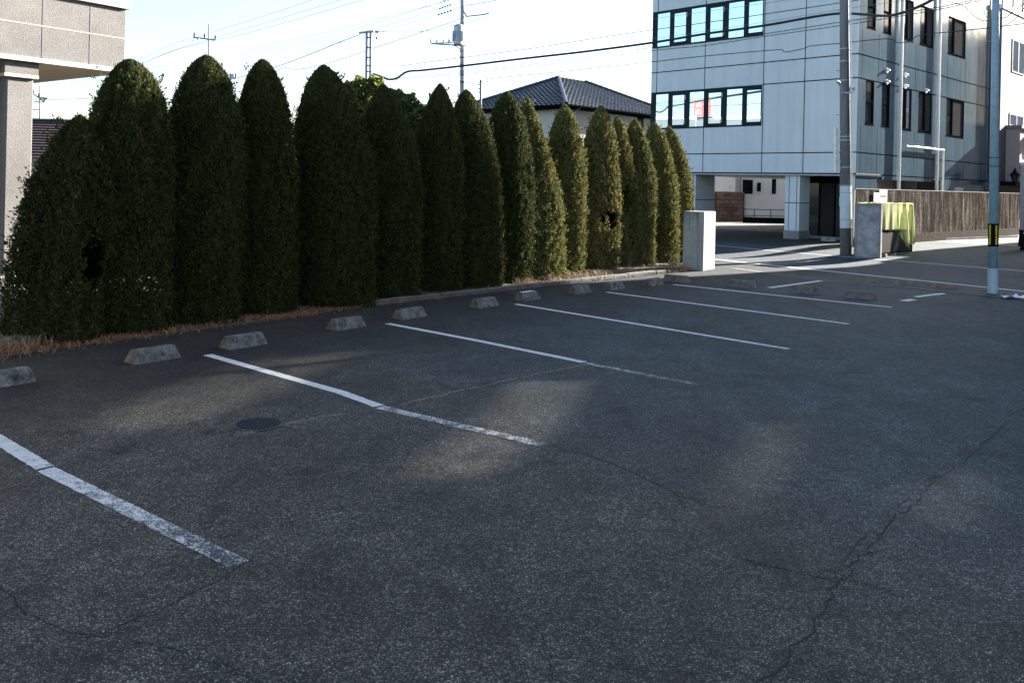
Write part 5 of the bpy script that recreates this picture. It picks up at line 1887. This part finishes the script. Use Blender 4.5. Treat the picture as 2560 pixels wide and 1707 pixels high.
cable('power_line', [(690, 180, 46), (712, 170, 45.5), (743, 174, 45), (820, 159, 44), (989, 103, 43), (1070, 76, 42.5), (1152, 48, 42)], .014, M_cable, 'dark cable from behind the widest cypress up to the transformer pole')
cable('power_line', [(940, 80, 38), (1062, 79, 40), (1157, 60, 41.5), (1215, 41, 41.5)], .012, M_cable, 'slack wire from the twin post to the bracket on the transformer pole')
cable('power_line', [(1165, 15, 42), (1247, 0, 41), (1340, -20, 40)], .014, M_cable, 'short dark wire with insulators right of the transformer pole top', 'wire')
cable('power_line', [(60, 250, 80), (160, 249, 75), (210, 247, 70), (400, 235, 66)], .02, M_cable, 'dark far cable under the soffit at the left', 'wire')
for y in (224, 214): cable('power_line', [(80, y + 7, 80), (250, y - 22, 74), (420, y - 50, 66)], .012, M_wire, 'fine far wire under the soffit, %s of the two' % ('lower' if y == 224 else 'upper'), 'wire')
# loops by the blue pole
cable('slack_cable', [(2370, 5, 26), (2400, 12, 25), (2417, 22, 24), (2437, 42, 22), (2457, 52.5, 20.5), (2472, 51.5, 19.5), (2489, 45, 18.9), (2513, 45, 18.6), (2530, 32, 18.5), (2575, 0, 18)], .010, M_cable, 'slack black cable looping down to the blue pole')
cable('slack_cable', [(2437, 0, 22), (2453, 18, 21), (2467, 44, 20), (2484, 58, 19), (2500, 63, 18.7), (2516, 62, 18.5), (2536, 50, 18.3), (2553, 30, 18.1), (2575, 5, 18)], .008, M_cable, 'thin black cable making a deep loop behind the blue pole')
# insulators strung on the lines left of the transformer pole
for (x0, y0, x1, y1, lab) in ((1098, 23, 1130, 11, 'string of dark insulators on the upper wire left of the transformer pole'), (1095, 38, 1132, 26, 'string of dark insulators on the lower wire left of the transformer pole'), (1108, 2, 1118, -1, 'dark insulators at the top edge left of the transformer pole')):
    mb = MB()
    nk = 5
    for k in range(nk):
        p = D(x0 + (x1 - x0) * k / nk, y0 + (y1 - y0) * k / nk, 43.5); q = D(x0 + (x1 - x0) * (k + .6) / nk, y0 + (y1 - y0) * (k + .6) / nk, 43.5)
        mb.tube([p, p.lerp(q, .5), q], [.03, .065, .03], 6)
    tag(mb.build('line_insulator', M_trimd), lab, 'insulator')

# ================================================================== NEIGHBOURING BUILDINGS (outside the frame; they shade the lot and show in reflections)
def US(u, v, z=0): return Vector((u * math.cos(R(SUN_AZ)) - v * math.sin(R(SUN_AZ)), u * math.sin(R(SUN_AZ)) + v * math.cos(R(SUN_AZ)), z))
def block(name, o, x, y, h, m, label, rows=3, wins=6, face=None):
    t = thing(name, o, label, 'building')
    mb = MB(); mb.obox(o - Z * .1, x, y, Z * (h + .1)); mb.build('wall', m, t)
    mb = MB(); mb.obox(o + Z * h - x.normalized() * .1 - y.normalized() * .1, x + x.normalized() * .2, y + y.normalized() * .2, Z * .25); mb.build('roof', M_roofgrey, t)
    for (p, d, nn) in ((o, x, y), (o, y, x)):
        L__ = d.length; d_ = d.normalized(); n_ = -nn.normalized()
        for r_ in range(rows):
            for k in range(wins):
                c_ = p + d_ * (L__ * (k + .5) / wins - .6) + Z * (1.2 + r_ * h / rows) + n_ * .005
                mb = MB(); mb.obox(c_, d_ * 1.2, n_ * .04, Z * 1.3); wf = mb.build('window', M_frame, t)
                mb = MB(); mb.obox(c_ + d_ * .07 + Z * .07 + n_ * .042, d_ * 1.06, n_ * .006, Z * 1.16); mb.build('pane', M_dark, wf)
    return t
AV = 14.6
block('shading_block', US(40, AV), US(10, 0), US(0, -4.6), 16.5, M_annex, 'tall narrow neighbouring block out of the picture to the right', 5, 2)
UA, AV = 26.0, 10.9
sb_ = block('shading_block', US(UA, AV), US(12, 0), US(0, -42), 6.2, M_annex, 'neighbouring block with an added slotted screen for light patches, out of the picture to the right', 2, 8)
# added unseen screen: slots shaped to lay reflected-light patches on the lot
TAN = math.tan(R(SUN_EL))
def to_screen(px, py):
    g = G(px, py)
    u = g.x * math.cos(R(SUN_AZ)) + g.y * math.sin(R(SUN_AZ)); v = -g.x * math.sin(R(SUN_AZ)) + g.y * math.cos(R(SUN_AZ))
    return (v, (UA - u) * TAN)
OPEN = [([(1270, 955), (1470, 952), (1385, 1070), (1225, 1190), (990, 1195), (1090, 1120), (1200, 1050)], .0325),
        ([(230, 1040), (566, 920), (700, 872), (800, 866), (905, 880), (725, 958), (545, 1035), (330, 1082)], .0325),
        ([(850, 845), (1060, 828), (1045, 858), (930, 867)], .0325), ([(1885, 1060), (2000, 1060), (1970, 1170), (1860, 1300), (1730, 1300), (1800, 1200)], .022), ([(2230, 1230), (2400, 1160), (2490, 1195), (2440, 1325), (2300, 1312)], .020)]
OPEN = [([to_screen(*q) for q in ps], g) for ps, g in OPEN]
mb = MB()
PITCH, ztop_ = .075, 11.9
zz = 6.45
while zz < ztop_:
    gap_max = .034
    mb.obox(US(UA, AV, zz), US(.05, 0), US(0, -42), Z * (PITCH - gap_max))
    zc = zz + PITCH - gap_max / 2
    cuts = []
    for poly, g in OPEN:
        xs = []
        for (v0, h0), (v1, h1) in zip(poly, poly[1:] + poly[:1]):
            if (h0 > zc) != (h1 > zc): xs.append(v0 + (v1 - v0) * (zc - h0) / (h1 - h0))
        xs.sort()
        for a_, b_ in zip(xs[::2], xs[1::2]): cuts.append((a_, b_, g))
    cuts.sort()
    segs = []; v_ = AV - 42
    for a_, b_, g in cuts:
        if a_ > v_: segs.append((v_, a_, 0)); 
        segs.append((max(a_, v_), b_, g)); v_ = max(b_, v_)
    segs.append((v_, AV, 0))
    for a_, b_, g in segs:
        hh_ = gap_max - g
        if b_ - a_ > .01 and hh_ > .001: mb.obox(US(UA + .002, a_, zz + PITCH - gap_max), US(.046, 0), US(0, b_ - a_), Z * (hh_ if g else hh_ + .002))
    zz += PITCH
mb.build('light_patch_screen', M_steel, sb_)
co = Vector((27.2, 38.0, 0))
block('corner_shop', co, Vector((.73, .683, 0)) * 26, Vector((.683, -.73, 0)) * 10, 6.75, M_annex, 'neighbouring building out of the picture beyond the blue pole', 1, 4)
lo = Vector((-30, 24, 0))
block('low_hall', lo, Vector((-.3, .95, 0)) * 18, Vector((-.95, -.3, 0)) * 8, 8.2, simple('shade_darkened_hall_wall', (.035, .055, .068), .6, .2, 1.0), 'low hall standing out of the picture to the left, mirrored in the lower office windows', 1, 5)  # wall colour darkened: shade of a roof slope facing away put into it
rsg = Vector((-31.2, 29.8, 8.47))
rs = thing('roof_sign', rsg, 'red roof sign out of the picture, mirrored in the lower office windows', 'sign')
sd_, sn_ = Vector((-.17, .985, 0)), Vector((.985, .17, 0))
mb = MB(); mb.obox(rsg, sd_ * 1.5, -sn_ * .15, Z * 1.4); mb.build('board', M_red, rs)
mb = MB()
for k_, (u0, z0, u1, z1) in enumerate(((.2, .95, .6, 1.05), (.35, .75, .45, 1.2), (.8, .8, 1.3, .88), (.9, 1.0, 1.25, 1.08), (.25, .3, .65, .38), (.4, .15, .48, .6), (.85, .2, 1.25, .28), (.9, .45, 1.2, .53))):
    mb.obox(rsg + sd_ * u0 + Z * z0 + sn_ * .002, sd_ * (u1 - u0), sn_ * .01, Z * (z1 - z0))
mb.build('lettering', M_board, rs)

block('far_block', US(98, 12), US(10, 0), US(0, 14), 18.5, M_annex, 'far block standing out of the picture behind the tiled porch', 4, 4)

block('far_block', US(90, 0), US(10, 0), US(0, 11.5), 19.0, M_annex, 'tallest far block standing out of the picture to the right', 5, 5)
